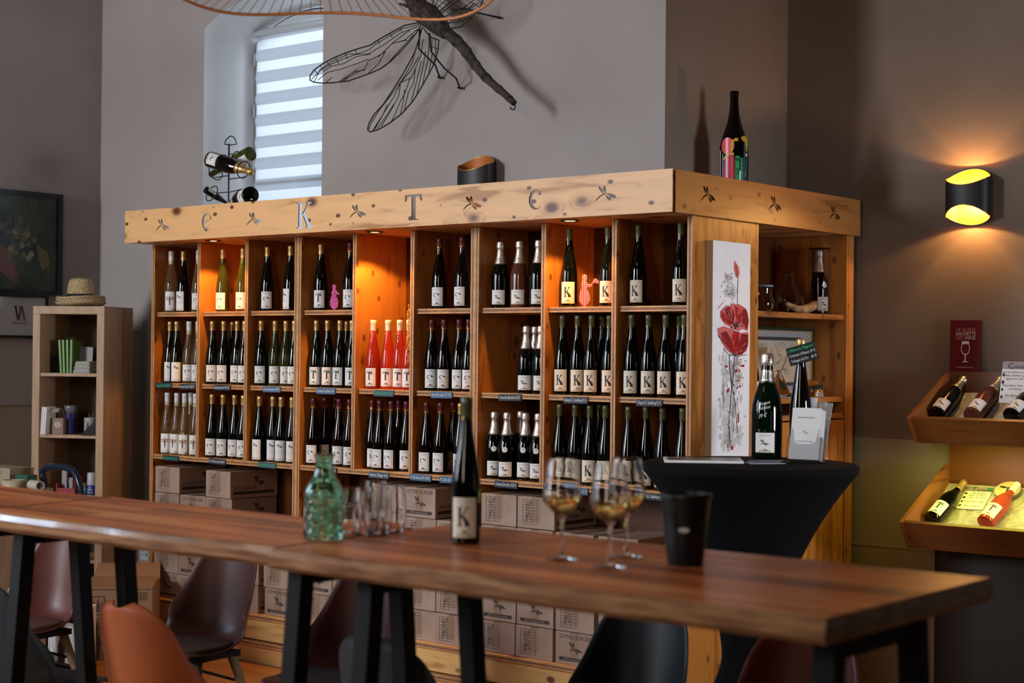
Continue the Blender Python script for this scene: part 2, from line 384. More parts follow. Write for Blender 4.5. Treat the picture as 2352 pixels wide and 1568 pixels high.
# window opening with a segmental arch
WX0, WX1, WZ0, WZS, WZP = -3.405, -2.405, 2.20, 3.53, 3.665
def arch(x0, x1, z0, zs, zp, n=14):
    w_ = (x1 - x0) / 2; h = zp - zs; R = (w_ * w_ + h * h) / (2 * h); cx = (x0 + x1) / 2; cz = zp - R
    a = math.asin(w_ / R)
    return [(x0, z0)] + [(cx - R * math.sin(a * (1 - 2 * i / n)), cz + R * math.cos(a * (1 - 2 * i / n))) for i in range(n + 1)] + [(x1, z0)]
opening = arch(WX0, WX1, WZ0, WZS, WZP)
b = MB().prism([[(XL, 0), (XP, 0), (XP, ZT), (XL, ZT)], opening], lambda x, z, t: (x, YB + .46 * t, z), 0, 0)
n_out = len(b.f)
wb = b.build('wall_back', ['wall', 'reveal', 'wall_r']); struct(wb); fixn(wb)
for p in wb.data.polygons:
    c = p.center
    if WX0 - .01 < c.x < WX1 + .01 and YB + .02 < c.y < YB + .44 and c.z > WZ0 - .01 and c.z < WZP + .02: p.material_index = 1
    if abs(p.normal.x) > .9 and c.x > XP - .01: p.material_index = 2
struct(MB().box(XL - .12, XL, YF, YB + .46, 0, ZT).build('wall_left', 'wall'))
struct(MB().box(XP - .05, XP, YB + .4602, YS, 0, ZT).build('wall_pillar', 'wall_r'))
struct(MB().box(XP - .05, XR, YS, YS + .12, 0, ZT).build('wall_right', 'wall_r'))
struct(MB().box(XR, XR + .12, YF, YS + .12, 0, ZT).build('wall_east', 'rear'))
struct(MB().box(XL - .12, XR + .12, YF - .12, YF, 0, ZT).build('wall_front', 'rear'))
# dado cladding with its thin caps
struct(MB().box(XL, XL + .014, YF, YB, 0, 1.312).box(XL, XL + .020, YF, YB, 1.312, 1.322).build('trim_1', ['dado']))
struct(MB().box(XL + .02, -3.36, YB - .014, YB, 0, 1.312).box(XL + .02, -3.36, YB - .020, YB, 1.312, 1.322).build('trim_2', ['dado']))
struct(MB().box(XP, XR, YS - .010, YS, .735, 1.246).box(XP, XR, YS - .016, YS, 0, .728).box(XP, XR, YS - .013, YS, 1.246, 1.252).box(XP, XR, YS - .020, YS, .728, .738).build('trim_3', ['dado']))

# arched window: frame, hinges, pane
fy = .80
ix0, ix1, iz0, izs, izp = -3.385, -2.425, 2.215, 3.50, 3.64
fr = thing('window_1', '', ''); del fr['label']; del fr['category']; fr['kind'] = 'structure'
M['window_paint'] = mat('grey_window_paint', (.42, .45, .48), .5)
M['window_strip'] = mat('dark_window_strip', (.05, .05, .055), .6)
outl = arch(ix0, ix1, iz0, izs, izp); inl = arch(ix0 + .05, ix1 - .05, iz0 + .05, izs - .02, izp - .05)
MB().prism([outl, inl], lambda x, z, t: (x, fy - .02 + .06 * t, z)).build('window_frame', 'window_paint', fr)
out2 = arch(ix0 - .012, ix1 + .012, iz0 - .01, izs + .005, izp + .012)
MB().prism([out2, arch(ix0 + .001, ix1 - .001, iz0 + .001, izs, izp - .001)], lambda x, z, t: (x, fy - .012 + .03 * t, z)).build('dark_strip', 'window_strip', fr)  # thin dark strip round the outer edge of the frame
pm = bpy.data.materials.new('window_pane'); pm.use_nodes = True; nt = pm.node_tree; nt.nodes.clear()
o_ = nt.nodes.new('ShaderNodeOutputMaterial'); mx = nt.nodes.new('ShaderNodeMixShader'); tr = nt.nodes.new('ShaderNodeBsdfTransparent'); gl = nt.nodes.new('ShaderNodeBsdfGlossy')
mx.inputs[0].default_value = .06; gl.inputs['Roughness'].default_value = .02
nt.links.new(tr.outputs[0], mx.inputs[1]); nt.links.new(gl.outputs[0], mx.inputs[2]); nt.links.new(mx.outputs[0], o_.inputs[0]); M['pane'] = pm
MB().flat([inl], lambda x, z: (x, fy + .02, z)).build('glass_pane', 'pane', fr)
for z in (2.72, 3.05, 3.36):
    MB().lathe([(.008, 0), (.008, .075)], 8, T=Matrix.Translation((ix0 + .006, fy - .034, z))).build('hinge', 'window_paint', fr)

# striped roller blind
def blind_mat():
    m = bpy.data.materials.new('striped_blind_fabric'); m.use_nodes = True; nt = m.node_tree; ns = nt.nodes; ls = nt.links; ns.clear()
    out = ns.new('ShaderNodeOutputMaterial'); tc = ns.new('ShaderNodeTexCoord'); sx = ns.new('ShaderNodeSeparateXYZ'); ls.new(tc.outputs['Object'], sx.inputs[0])
    d = N(ns, 'ShaderNodeMath', operation='DIVIDE'); ls.new(sx.outputs['Z'], d.inputs[0]); d.inputs[1].default_value = .129
    fr_ = N(ns, 'ShaderNodeMath', operation='FRACT'); ls.new(d.outputs[0], fr_.inputs[0])
    r = ramp(ns, [(0, (0, 0, 0)), (.55, (0, 0, 0)), (.56, (1, 1, 1)), (.985, (1, 1, 1))]); r.color_ramp.interpolation = 'LINEAR'; ls.new(fr_.outputs[0], r.inputs[0])
    df = ns.new('ShaderNodeBsdfDiffuse'); df.inputs[0].default_value = (.72, .76, .80, 1)
    t1 = ns.new('ShaderNodeBsdfTranslucent'); t1.inputs[0].default_value = (.58, .60, .62, 1)
    t2 = ns.new('ShaderNodeBsdfTranslucent'); t2.inputs[0].default_value = (.26, .30, .34, 1)
    m1 = ns.new('ShaderNodeMixShader'); m1.inputs[0].default_value = .62; ls.new(df.outputs[0], m1.inputs[1]); ls.new(t2.outputs[0], m1.inputs[2])
    m2 = ns.new('ShaderNodeMixShader'); m2.inputs[0].default_value = .9; ls.new(df.outputs[0], m2.inputs[1]); ls.new(t1.outputs[0], m2.inputs[2])
    m3 = ns.new('ShaderNodeMixShader'); ls.new(r.outputs[0], m3.inputs[0]); ls.new(m1.outputs[0], m3.inputs[1]); ls.new(m2.outputs[0], m3.inputs[2]); ls.new(m3.outputs[0], out.inputs[0])
    return m
M['blind'] = blind_mat()
bl = thing('roller_blind', 'white striped translucent roller blind drawn down inside the arched window', 'blind', (-2.905, .745, 2.60))
rows = []
for i in range(100):
    z = -.10 + i * .0103; ph = (z / .129) % 1
    dy = -.012 * math.sin(PI * ph / .55) if ph < .55 else 0
    rows.append([(x, dy, z) for x in (-.43, 0, .45)])
MB().grid(rows).build('fabric', 'blind', bl)
MB().tube([(-.435, -.006, .045), (.455, -.006, .045)], .009, 8).build('bottom_rail', 'window_paint', bl)
MB().lathe([(.024, -.44), (.024, .46)], 14, T=Matrix.Translation((0, .0, .945)) @ Matrix.Rotation(PI / 2, 4, 'Y')).build('roller_tube', 'window_paint', bl)

# ================================================================== CANOPY ABOVE THE SHELVES
CX0, CX1, CY0, CY1, CZ0, CZ1 = -3.353, .286, -.189, 1.454, 2.238, 2.415
can = thing('wooden_canopy', 'L-shaped knotty pine canopy with cut-out letters and dragonflies over the wine shelves', 'canopy', (0, 0, 0))
def dep(p): return (p - CAM).dot(FWD)
holes = []
def put(gl, u, v, hpx, wk=1.0, hk=1.0, cx=.5, cy=.5):
    p = atY(u, v, CY0); k = hpx * dep(p) / F_PX
    holes.append([(p.x + (px - cx) * k * wk, p.z + (py - cy) * k) for px, py in gl])
DF = dragonfly(1.35)
for u, v in ((373, 517), (583, 503), (821, 486), (1084, 467), (1391, 445)):
    p = atY(u, v, CY0); holes.append([(p.x + x * .062, p.z + y * .062) for x, y in DF])
put(GE, 477, 509, 38, 1.05); put(GK, 700, 494, 59, .92); put(GT, 950, 476, 59, 1.1, cx=.41); put(GC, 1234, 458, 46, 1.1)
pr = MB().prism([[(CX0, CZ0), (CX1, CZ0), (CX1, CZ1), (CX0, CZ1)]] + holes, lambda x, z, t: (x, CY0 + .006 * t, z), 0, 1)
fas = pr.build('front_fascia', ['pine_x', 'ply_core'], can); fixn(fas)
for p in fas.data.polygons:
    c = p.center
    if abs(p.normal.y) < .5 and (abs(c.z - CZ0) < .002 or abs(c.z - CZ1) < .002 or abs(c.x - CX0) < .002 or abs(c.x - CX1) < .002): p.material_index = 0
sh = []
for u, v in ((1626, 447), (1780, 469), (1917, 491)):
    p = atX(u, v, CX1); sh.append([(p.y + x * .062, p.z + y * .066) for x, y in DF])
pr = MB().prism([[(CY0 + .0262, CZ0), (CY1, CZ0), (CY1, CZ1), (CY0 + .0262, CZ1)]] + sh, lambda y, z, t: (CX1 - .014 * t, y, z), 0, 1)
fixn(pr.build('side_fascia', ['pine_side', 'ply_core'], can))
MB().box(CX0, CX1 - .0262, CY0 + .0262, YB - .004, CZ0 + .002, CZ0 + .020).box(XP + .004, CX1 - .0262, YB - .004, CY1, CZ0 + .002, CZ0 + .020).build('soffit', 'pine_x', can)

M['lamp_ring'] = mat('bronze_ring', (.10, .07, .04), .3, metal=.8)
M['lamp_glow'] = mat('warm_lamp_glass', (1, .9, .7), .3, emit=(1, .72, .38), estr=14)
for i, (u, v) in enumerate(((490, 552), (861, 532), (1309, 506))):
    p = atZ(u, v, CZ0); colm = ('second', 'fifth', 'eighth')[i]
    t = thing('recessed_spotlight', 'small round recessed spotlight in the canopy underside above the %s shelf column' % colm, 'spotlight', (p.x, p.y, CZ0 - .0005), 0, 'recessed spotlights in the canopy')
    MB().lathe([(.030, -.001), (.040, -.005), (.043, 0), (.030, 0)], 24).build('ring', 'lamp_ring', t)
    MB().lathe([(0, -.0012), (.029, -.0012)], 24).build('lens', 'lamp_glow', t)
    l = bpy.data.lights.new('spot_lamp', 'SPOT'); l.energy = (30, 48, 26)[i]; l.color = (1, .45, .10); l.spot_size = math.radians(104); l.spot_blend = .22; l.shadow_soft_size = .022
    o = bpy.data.objects.new('spot_lamp', l); COL.objects.link(o); o.parent = t; o.location = (0, 0, -.012)
    o.rotation_euler = Vector((0, .30, -1)).to_track_quat('-Z', 'Y').to_euler()

# ================================================================== WINE SHELVES
TB = .025; YD = .375
Z1, Z2, Z3, Z4 = 1.860, 1.464, 1.063, .262
UX = [(-3.353, -2.957, -2.564, -2.179), (-2.154, -1.754, -1.359, -.971), (-.946, -.548, -.154, .238)]
def vboard(x, z0, z1, y0=0, y1=YD):
    b = MB()
    for a, c, m, e in ((0, .008, 0, 2), (.008, .017, 1, 1), (.017, TB, 0, 2)):
        k = len(b.m); b.box(x + a, x + c, y0, y1, z0, z1, m); b.m[k + 2] = e
    return b
def hboard(x0, x1, zt, y0, y1=YD, th=.024):
    b = MB()
    for a, c, m, e in ((0, .007, 0, 2), (.007, .017, 1, 1), (.017, th, 0, 2)):
        k = len(b.m); b.box(x0, x1, y0, y1, zt - c, zt - a, m); b.m[k + 2] = e
    return b
VM = ['pine_z', 'ply_core', 'ply_skin']; HM = ['pine_x', 'ply_core', 'ply_skin']
names = ('left', 'middle', 'right')
for i, (a, d1, d2, c) in enumerate(UX):
    t = thing('wine_bookcase', '%s tall pine wine bookcase under the canopy, %s' % (names[i], ('next to the straw-hat bookcase', 'with the brightly lit double-height cubby', 'beside the poppy painting')[i]), 'bookcase', (0, 0, 0), 0, 'pine wine bookcases')
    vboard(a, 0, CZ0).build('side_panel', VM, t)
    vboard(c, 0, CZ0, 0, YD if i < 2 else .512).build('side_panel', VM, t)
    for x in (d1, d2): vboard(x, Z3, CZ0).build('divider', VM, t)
    MB().box(a + TB, c, YD - .012, YD, Z4, CZ0).build('back_panel', 'pine_back_shaded', t)
    cells = [(a + TB, d1), (d1 + TB, d2), (d2 + TB, c)]
    for j, (p, q) in enumerate(cells):
        if not (i == 1 and j == 1): hboard(p, q, Z1, .022).build('shelf', HM, t)
        hboard(p, q, Z2, .022).build('shelf', HM, t)
    hboard(a + TB, c, Z3, .006).build('shelf', HM, t)
    hboard(a + TB, c, Z4, -.012, YD).build('shelf', HM, t)
    MB().box(a + TB + .004, c - .004, .010, .030, .128, Z4 - .030).build('drawer_front', 'pine_drawer', t, bevel=.002)
    hboard(a + TB, c, .118, -.004, YD).build('bottom_shelf', HM, t)
    MB().box(a + TB, c, .030, .050, 0, .094).build('plinth', 'pine_drawer', t)

# display cabinet round the corner, facing the room on the right
t = thing('corner_display_cabinet', 'open pine cabinet round the corner behind the poppy painting, with glass and framed map', 'cabinet', (0, 0, 0))
CAB = t
vx = .238
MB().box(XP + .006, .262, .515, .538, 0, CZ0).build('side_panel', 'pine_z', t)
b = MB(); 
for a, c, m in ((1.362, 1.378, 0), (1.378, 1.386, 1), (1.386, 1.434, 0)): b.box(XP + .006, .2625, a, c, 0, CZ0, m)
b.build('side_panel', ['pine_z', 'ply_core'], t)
MB().box(XP + .004, XP + .016, .538, 1.362, 0, CZ0).build('back_panel', 'pine_back_shaded', t)
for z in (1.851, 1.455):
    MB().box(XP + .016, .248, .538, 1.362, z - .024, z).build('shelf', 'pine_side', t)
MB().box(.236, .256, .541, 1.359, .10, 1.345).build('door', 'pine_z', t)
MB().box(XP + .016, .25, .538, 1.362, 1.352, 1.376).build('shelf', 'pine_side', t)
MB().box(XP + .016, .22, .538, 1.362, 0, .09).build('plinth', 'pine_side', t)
# ================================================================== BOTTLES
PF = {  # kind: radius, profile, capsule profile, label bottom, label height, label width
 'flute': dict(R=.0375, H=.342, prof=[(.030, 0), (.0365, .003), (.0375, .008), (.0375, .125), (.0365, .145), (.0335, .170), (.0275, .203), (.0215, .235), (.0165, .268), (.0145, .300), (.0142, .338), (.0125, .342)],
               cap=[(.0152, .272), (.0150, .279), (.0150, .3255), (.0156, .327), (.0156, .3425), (.014, .3445), (0, .3445)], lz=.014, lh=.090, lw=.062),
 'sparkling': dict(R=.0430, H=.312, prof=[(.034, 0), (.042, .003), (.043, .010), (.043, .135), (.0415, .158), (.036, .185), (.028, .208), (.0205, .235), (.0165, .262), (.0150, .290), (.0150, .308)],
               cap=[(.0295, .205), (.0265, .216), (.0212, .236), (.0172, .262), (.0158, .276), (.0188, .281), (.0196, .287), (.0190, .300), (.0175, .309), (.010, .3135), (0, .314)], lz=.016, lh=.068, lw=.068),
}
PF['tall'] = dict(R=.0385, H=.356, prof=[(r * 1.02, z * 1.04) for r, z in PF['flute']['prof']], cap=[(r, z * 1.04) for r, z in PF['flute']['cap']], lz=.016, lh=.098, lw=.066)
PF['magnum'] = dict(R=.056, H=.372, prof=[(r * 1.30, z * 1.19) for r, z in PF['sparkling']['prof']], cap=[(r * 1.25, z * 1.19) for r, z in PF['sparkling']['cap']], lz=.022, lh=.070, lw=.072)
_bm = {}
def body_mesh(kind, gm):
    k = (kind, gm)
    if k not in _bm:
        o = MB().lathe(PF[kind]['prof'], 28).build('glass_body', gm); _bm[k] = o.data; bpy.data.objects.remove(o)
    return _bm[k]
def cap_mesh(kind, cm):
    k = (kind, 'cap', cm)
    if k not in _bm:
        b = MB().lathe(PF[kind]['cap'], 24)
        ms = [cm]
        if cm in ('red_cap', 'olive_cap'):
            ms.append('gold')
            for dz in (0, .012): b.lathe([(.0152, .285 + dz), (.01535, .2855 + dz), (.01535, .287 + dz), (.0152, .2875 + dz)], 24, 1)
            for s_ in (1, -1):
                b.tris([(-.003, .302), (.003, .302), (0, .314)], [(0, 1, 2)], lambda x, y, s_=s_: (.0153 * math.sin(x / .015 + .6 * s_), -.0154 * math.cos(x / .015 + .6 * s_), y), 1)
        if cm == 'white_cap' or cm == 'cream_cap':
            ms.append('ink_green')
            for q in range(3):
                a0 = q * 2.1
                b.flat([arc(0, .334 - .008, .0055, .0055, 0, 330, 12), arc(0, .334 - .008, .0042, .0042, 0, 330, 12)], lambda x, y, a0=a0: (.0158 * math.sin(x / .015 + a0), -.0158 * math.cos(x / .015 + a0), y), 1)
        o = b.build('capsule', ms); _bm[k] = o.data; bpy.data.objects.remove(o)
    return _bm[k]
def label_mesh(kind, lk):
    key = (kind, 'lab', lk)
    if key in _bm: return _bm[key]
    P = PF[kind]; R = P['R']; z0, h, w_ = P['lz'], P['lh'], P['lw']
    if lk in ('insect', 'fly'): h = .106; z0 = .010; w_ = .058
    if lk == 'medal': z0, h, w_ = .128 * (1.19 if kind == 'magnum' else 1), .026, .026
    def f(e): return lambda x, y: ((R + e) * math.sin(x / R), -(R + e) * math.cos(x / R), z0 + y)
    b = MB(); ms = ['label', 'ink', 'ink_grey', 'ink_red', 'ink_green', 'ink_brown', 'ink_gold', 'label_cream']
    g = f(.0010); mw = .005
    if lk == 'medal':
        b.flat([arc(0, h / 2, h / 2, h / 2, 0, 348, 24)], f(.0006), 0, mw); b.flat([place(DRAGON, 0, h * .62, .006)], g, 1, mw)
    else:
        base = 7 if lk == 'K' else 0
        b.flat([[(-w_ / 2, 0), (w_ / 2, 0), (w_ / 2, h), (-w_ / 2, h)]], f(.0006), base, mw)
        def tx(s_, sz, x, y, m=1, al='CENTER'): b.text(s_, sz, lambda a, c: g(a + x, c + y), m, mw, al)
        if lk == 'insect':
            b.flat([petal(90, h * .56, .006, 0, base=.002)], lambda x, y: g(x, y + h * .26), 1, mw)
            for s_ in (0, 180):
                b.flat([petal(8 if s_ == 0 else 172, w_ * .46, .006, 0, base=.001)], lambda x, y: g(x, y + h * .66), 5, mw)
                b.flat([petal(-8 if s_ == 0 else 188, w_ * .42, .005, 0, base=.001)], lambda x, y: g(x, y + h * .60), 5, mw)
            tx('auxerrois', .006, -.002, h * .13, 3); tx('FREYBURGER', .0055, -.008, h * .04)
            b.flat([[(w_ * .22, h * .03), (w_ * .44, h * .03), (w_ * .44, h * .09), (w_ * .22, h * .09)]], g, 4, mw)
        elif lk == 'fly':
            b.flat([place(dragonfly(1.3), -.004, h * .72, .019)], g, 1, mw); b.flat([place(petal(-20, .9, .14), -.002, h * .75, .018)], f(.0012), 5, mw)
            tx('e', .008, -w_ * .36, h * .42, 2); tx('PINOT NOIR', .0048, .004, h * .40, 2); tx('FREYBURGER', .0072, 0, h * .05)
        else:
            if lk in ('e_red', 'c_red', 'e_yel', 'e_grn', 'T_grn', 'T_red'): tx('ALSACE', .0092, 0, h * .86, 2)
            elif lk == 'K': tx('ALSACE GRAND CRU', .0045, 0, h * .90, 2); tx('Kaefferkopf', .005, 0, h * .80, 2)
            else: tx('CREMANT D\'ALSACE', .0046, 0, h * .84, 5)
            hill = {'e_red': 3, 'c_red': 3, 'e_yel': 6, 'e_grn': 4, 'T_grn': 4, 'T_red': 3, 'K': 6, 'crem': 6}[lk]
            b.flat([[(-.010, h * .12), (-.006, h * .15), (-.003, h * .20), (.001, h * .185), (.004, h * .19), (.009, h * .14), (.012, h * .12)]], g, hill, mw)
            b.flat([[(.000, h * .135), (.010, h * .135), (.010, h * .155), (.000, h * .16)]], f(.0012), 1, mw)
            tx('FREYBURGER', .0070 if kind != 'sparkling' else .0062, 0, h * .045, 1)
            if lk[0] in 'ec' and lk != 'crem':
                gl = GE if lk[0] == 'e' else GC
                b.flat([place(gl, -.017, h * .47, .021)], g, 1 if lk[0] == 'e' else (3 if 0 else 1), mw)
                b.flat([petal(-38, .016, .004, 0, base=.0006)], lambda x, y: g(x + .002, y + h * .68), 1, mw)
                b.flat([petal(-62, .011, .0035, 0, base=.0006)], lambda x, y: g(x + .002, y + h * .68), 1, mw)
                if lk == 'c_red' or lk == 'e_red': b.flat([arc(-.009, h * .50, .0022, .0022, 0, 330, 8)], f(.0013), 3, mw)
                tx('Riesling', .0056, -.006, h * .37, 2); tx('Vieilles Vignes', .0042, -.002, h * .30, 2)
            elif lk[0] == 'T':
                b.flat([place(GT, -.017, h * .34, .042, .036)], g, 1, mw)
                b.flat([petal(-36, .020, .0045, 0, base=.0006)], lambda x, y: f(.0013)(x + .001, y + h * .78), hill, mw)
                b.flat([petal(-55, .014, .0040, 0, base=.0006)], lambda x, y: f(.0013)(x + .001, y + h * .78), hill, mw)
                if lk == 'T_red': b.flat([arc(-.001, h * .36, .0026, .0026, 0, 330, 8)], f(.0014), 3, mw)
            elif lk == 'K':
                b.flat([place(GK, -.018, h * .29, .046, .034)], g, 1, mw)
                b.flat([petal(-52, .030, .006, 0, base=.001)], lambda x, y: f(.0013)(x - .004, y + h * .56), 1, mw)
                b.flat([[(-.012, h * .33), (-.010, h * .33), (-.010, h * .52), (-.012, h * .48)]], f(.0013), 6, mw)
                b.flat([[(-w_ / 2, 0), (w_ / 2, 0), (w_ / 2, .0018), (-w_ / 2, .0018)]], g, 6, mw)
            elif lk == 'crem':
                b.flat([place(dragonfly(.95), -.004, h * .50, .0215)], g, 1, mw)
                b.flat([[(-w_ / 2, 0), (w_ / 2, 0), (w_ / 2, .0016), (-w_ / 2, .0016)]], g, 6, mw)
    nm = 'medallion' if lk == 'medal' else 'label'
    o = b.build(nm, ms); _bm[key] = o.data; bpy.data.objects.remove(o); return _bm[key]
TYPES = {  # glass, capsule, label, description
 'ins': ('flute', 'glass_wine', 'white_cap', 'insect', 'clear flute wine bottle with white cap and tall insect label'),
 'fly': ('flute', 'glass_dark', 'gold_cap', 'fly', 'dark flute wine bottle with gold cap and tall dragonfly label'),
 'cle': ('flute', 'glass_wine', 'white_cap', 'e_yel', 'clear flute wine bottle with white cap and small e label'),
 'grn': ('flute', 'glass_green', 'gold_cap', 'e_grn', 'green-glowing flute wine bottle with gold cap and small e label'),
 'e': ('flute', 'glass_dark', 'gold_cap', 'e_grn', 'dark flute wine bottle with gold cap and small e label'),
 'T': ('flute', 'glass_dark', 'gold_cap', 'T_grn', 'dark flute wine bottle with gold cap and large T label'),
 'rose': ('flute', 'glass_rose', 'cream_cap', 'T_red', 'bright red rosé flute bottle with cream cap and T label'),
 'c': ('flute', 'glass_brown', 'red_cap', 'c_red', 'dark flute wine bottle with burgundy cap and small c label'),
 'K': ('tall', 'glass_dark', 'olive_cap', 'K', 'dark flute wine bottle with olive cap and large K label'),
 'crem': ('sparkling', 'glass_dark', 'silver_foil', 'crem', 'black sparkling wine bottle with silver foil and dragonfly label'),
 'cremm': ('sparkling', 'glass_dark', 'silver_foil', 'crem', 'black sparkling wine bottle with silver foil and round medallion'),
 'cremr': ('sparkling', 'glass_crem', 'silver_foil', 'crem', 'rosé sparkling wine bottle with silver foil and dragonfly label'),
}
def bottle(ty, loc, rz, label, group=None, cat='wine bottle', M4=None, name=None):
    kind, gm, cm, lk, _ = TYPES[ty]
    t = thing(name or ('sparkling_wine_bottle' if kind in ('sparkling', 'magnum') else 'wine_bottle'), label, cat, loc, rz, group)
    if M4 is not None: t.matrix_world = M4
    link('glass_body', body_mesh(kind, gm), t); link('capsule', cap_mesh(kind, cm), t); link('label', label_mesh(kind, lk), t)
    if ty == 'cremm': link('medallion', label_mesh(kind, 'medal'), t)
    return t
ORD = ['first', 'second', 'third', 'fourth', 'fifth', 'sixth', 'seventh', 'eighth', 'ninth']
ROWS = [  # row, v for lookup, shelf z, {column: [(u, y, type, extra rotation)]}
 ('top', 650, Z1, {
  1: [(393, .10, 'ins', 0), (421, .10, 'fly', -.5), (456, .10, 'cle', -.2)],
  2: [(512, .11, 'grn', -.3), (558, .11, 'grn', -.4)],
  3: [(614, .10, 'e', .05), (667, .10, 'fly', -.75)],
  4: [(737, .10, 'T', -.15), (804, .10, 'c', -.1)],
  6: [(1009, .10, 'c', -.2), (1061, .10, 'c', -.3)],
  7: [(1149, .11, 'crem', -.1), (1193, .11, 'cremr', -.1), (1237, .11, 'crem', 0)],
  8: [(1307, .10, 'K', 0), (1396, .10, 'K', -.1)],
  9: [(1466, .10, 'K', -.3), (1563, .10, 'K', -.15)]}),
 ('middle', 810, Z2, {
  1: [(390.5, .14, 'fly', .0), (406, .075, 'fly', .1), (434, .085, 'cle', -.1), (455, .10, 'cle', -.1)],
  2: [(488, .10, 'e', -.1), (514, .085, 'e', -.25), (530, .20, 'e', -.2), (545, .08, 'e', -.2), (562, .10, 'e', -.1)],
  3: [(600, .085, 'e', -.15), (632, .10, 'grn', .1), (657, .13, 'grn', .1), (676, .09, 'e', -.2)],
  4: [(727, .10, 'T', -.2), (752, .075, 'T', .1), (781, .085, 'T', -.3), (797, .21, 'T', -.2), (809, .09, 'T', -.1)],
  5: [(857, .12, 'rose', -.35), (891, .12, 'rose', -.1), (918, .10, 'rose', -.05), (940, .11, 'rose', -.1)],
  6: [(992, .09, 'c', -.05), (1020, .085, 'c', 0), (1055, .10, 'c', -.2), (1077, .085, 'c', 0)],
  7: [(1209, .09, 'crem', -.1), (1229, .22, 'crem', -.1), (1243, .09, 'crem', 0)],
  8: [(1292, .10, 'K', -.25), (1327, .10, 'K', .05), (1359, .085, 'K', -.05), (1383, .20, 'K', 0), (1400, .10, 'K', 0)],
  9: [(1451, .09, 'K', -.1), (1490, .09, 'K', -.05), (1529, .085, 'K', -.1), (1560, .21, 'K', 0), (1572, .085, 'K', 0)]}),
 ('bottom', 985, Z3, {
  1: [(384, .085, 'ins', -.2), (406, .10, 'ins', -.5), (424, .075, 'ins', -.15), (438, .20, 'ins', 0), (449, .075, 'ins', -.1)],
  2: [(487, .10, 'e', -.2), (512, .10, 'e', -.2), (539, .09, 'e', -.25), (559, .09, 'e', -.1)],
  3: [(596, .10, 'fly', -.5), (627, .10, 'fly', -.1), (646, .075, 'fly', -.05), (671, .09, 'fly', .0)],
  4: [(720, .11, 'c', -.2), (746, .10, 'c', -.1), (768, .22, 'c', 0), (779, .09, 'c', -.2), (803, .09, 'c', 0)],
  5: [(855, .13, 'c', .3), (872, .075, 'c', -.45), (899, .075, 'c', -.45), (916, .21, 'c', 0), (933, .09, 'c', -.05)],
  6: [(980, .09, 'c', -.3), (1012, .085, 'c', -.3), (1041, .20, 'c', 0), (1058, .09, 'e', -.2)],
  7: [(1136, .11, 'cremm', .1), (1165, .075, 'cremm', -.1), (1196, .22, 'cremm', 0), (1207, .10, 'cremm', -.2), (1237, .085, 'cremm', -.1)],
  8: [(1286, .11, 'K', -.1), (1321, .10, 'K', -.05), (1342, .22, 'K', 0), (1355, .085, 'K', -.1), (1378, .21, 'K', 0), (1391, .09, 'K', -.2)],
  9: [(1444, .11, 'K', -.1), (1484, .10, 'K', -.1), (1522, .085, 'K', -.1), (1568, .09, 'K', -.2)]})]
CELLS = [c for (a, d1, d2, c_) in UX for c in ((a + TB, d1), (d1 + TB, d2), (d2 + TB, c_))]
for row, v, z, cols in ROWS:
    for col, lst in cols.items():
        n = len(lst); lo, hi = CELLS[col - 1]; placed = []
        for i, (u, y, ty, dr) in enumerate(lst):
            R = PF[TYPES[ty][0]]['R'] + .001
            while y < .15 and y > R + .006 and atY(u, v, y).x < lo + R + .002: y -= .004
            if i > 0 and y < .15:   # keep clear of the neighbour on the left by standing nearer or farther, not by sliding
                best = None
                for yy in [y + s_ * .004 * k for k in range(0, 22) for s_ in (1, -1)]:
                    if not (R + .005 < yy < .22): continue
                    xx = atY(u, v, yy).x
                    if xx < lo + R + .002 or xx > hi - R - .002: continue
                    if all(math.hypot(xx - qx, yy - qy) >= qr + R + .0005 for qx, qy, qr in placed): best = yy; break
                if best is not None: y = best
            p = atY(u, v, y)
            x = max(lo + R + .002, min(hi - R - .002, p.x))
            # push apart bottles that would touch
            for (qx, qy, qr) in placed:
                d = math.hypot(x - qx, y - qy); need = qr + R + .001
                if d < need:
                    if y - qy > .02 or lst[i][1] > .15: y = min(YD - .012 - R - .003, qy + math.sqrt(max(0, need ** 2 - (x - qx) ** 2)) + .001)
                    elif qy - y > .02 and qy > .12: y = max(R + .026, qy - math.sqrt(max(0, need ** 2 - (x - qx) ** 2)) - .001)
                    elif x >= qx: x = qx + math.sqrt(max(0, need ** 2 - (y - qy) ** 2)) + .001
            if x > hi - R: x = hi - R - .002
            for (qx, qy, qr) in placed:
                if math.hypot(x - qx, y - qy) < qr + R: y = max(y, qy + math.sqrt(max(0, (qr + R + .001) ** 2 - (x - qx) ** 2)))
            placed.append((x, y, R))
            cdir = math.atan2(CAM.x - x, -(CAM.y - y))
            d = TYPES[ty][4]
            short = d.replace(' wine bottle', ' bottle').replace(' with ', ', ', 1)
            d0, d1 = d.split(' with ')[0], d.split(' with ')[1]; lab = '%s with %s, %s from left, %s column, %s shelf row' % (' '.join(d0.replace('wine ', '').split()[-4:]), d1.split(' and ')[0], ORD[i], ORD[col - 1], row)
            bottle(ty, (x, y, z + .0005), cdir * .82 + dr + random.uniform(-.06, .06), lab, 'bottles in the %s shelf column, %s row' % (ORD[col - 1], row))

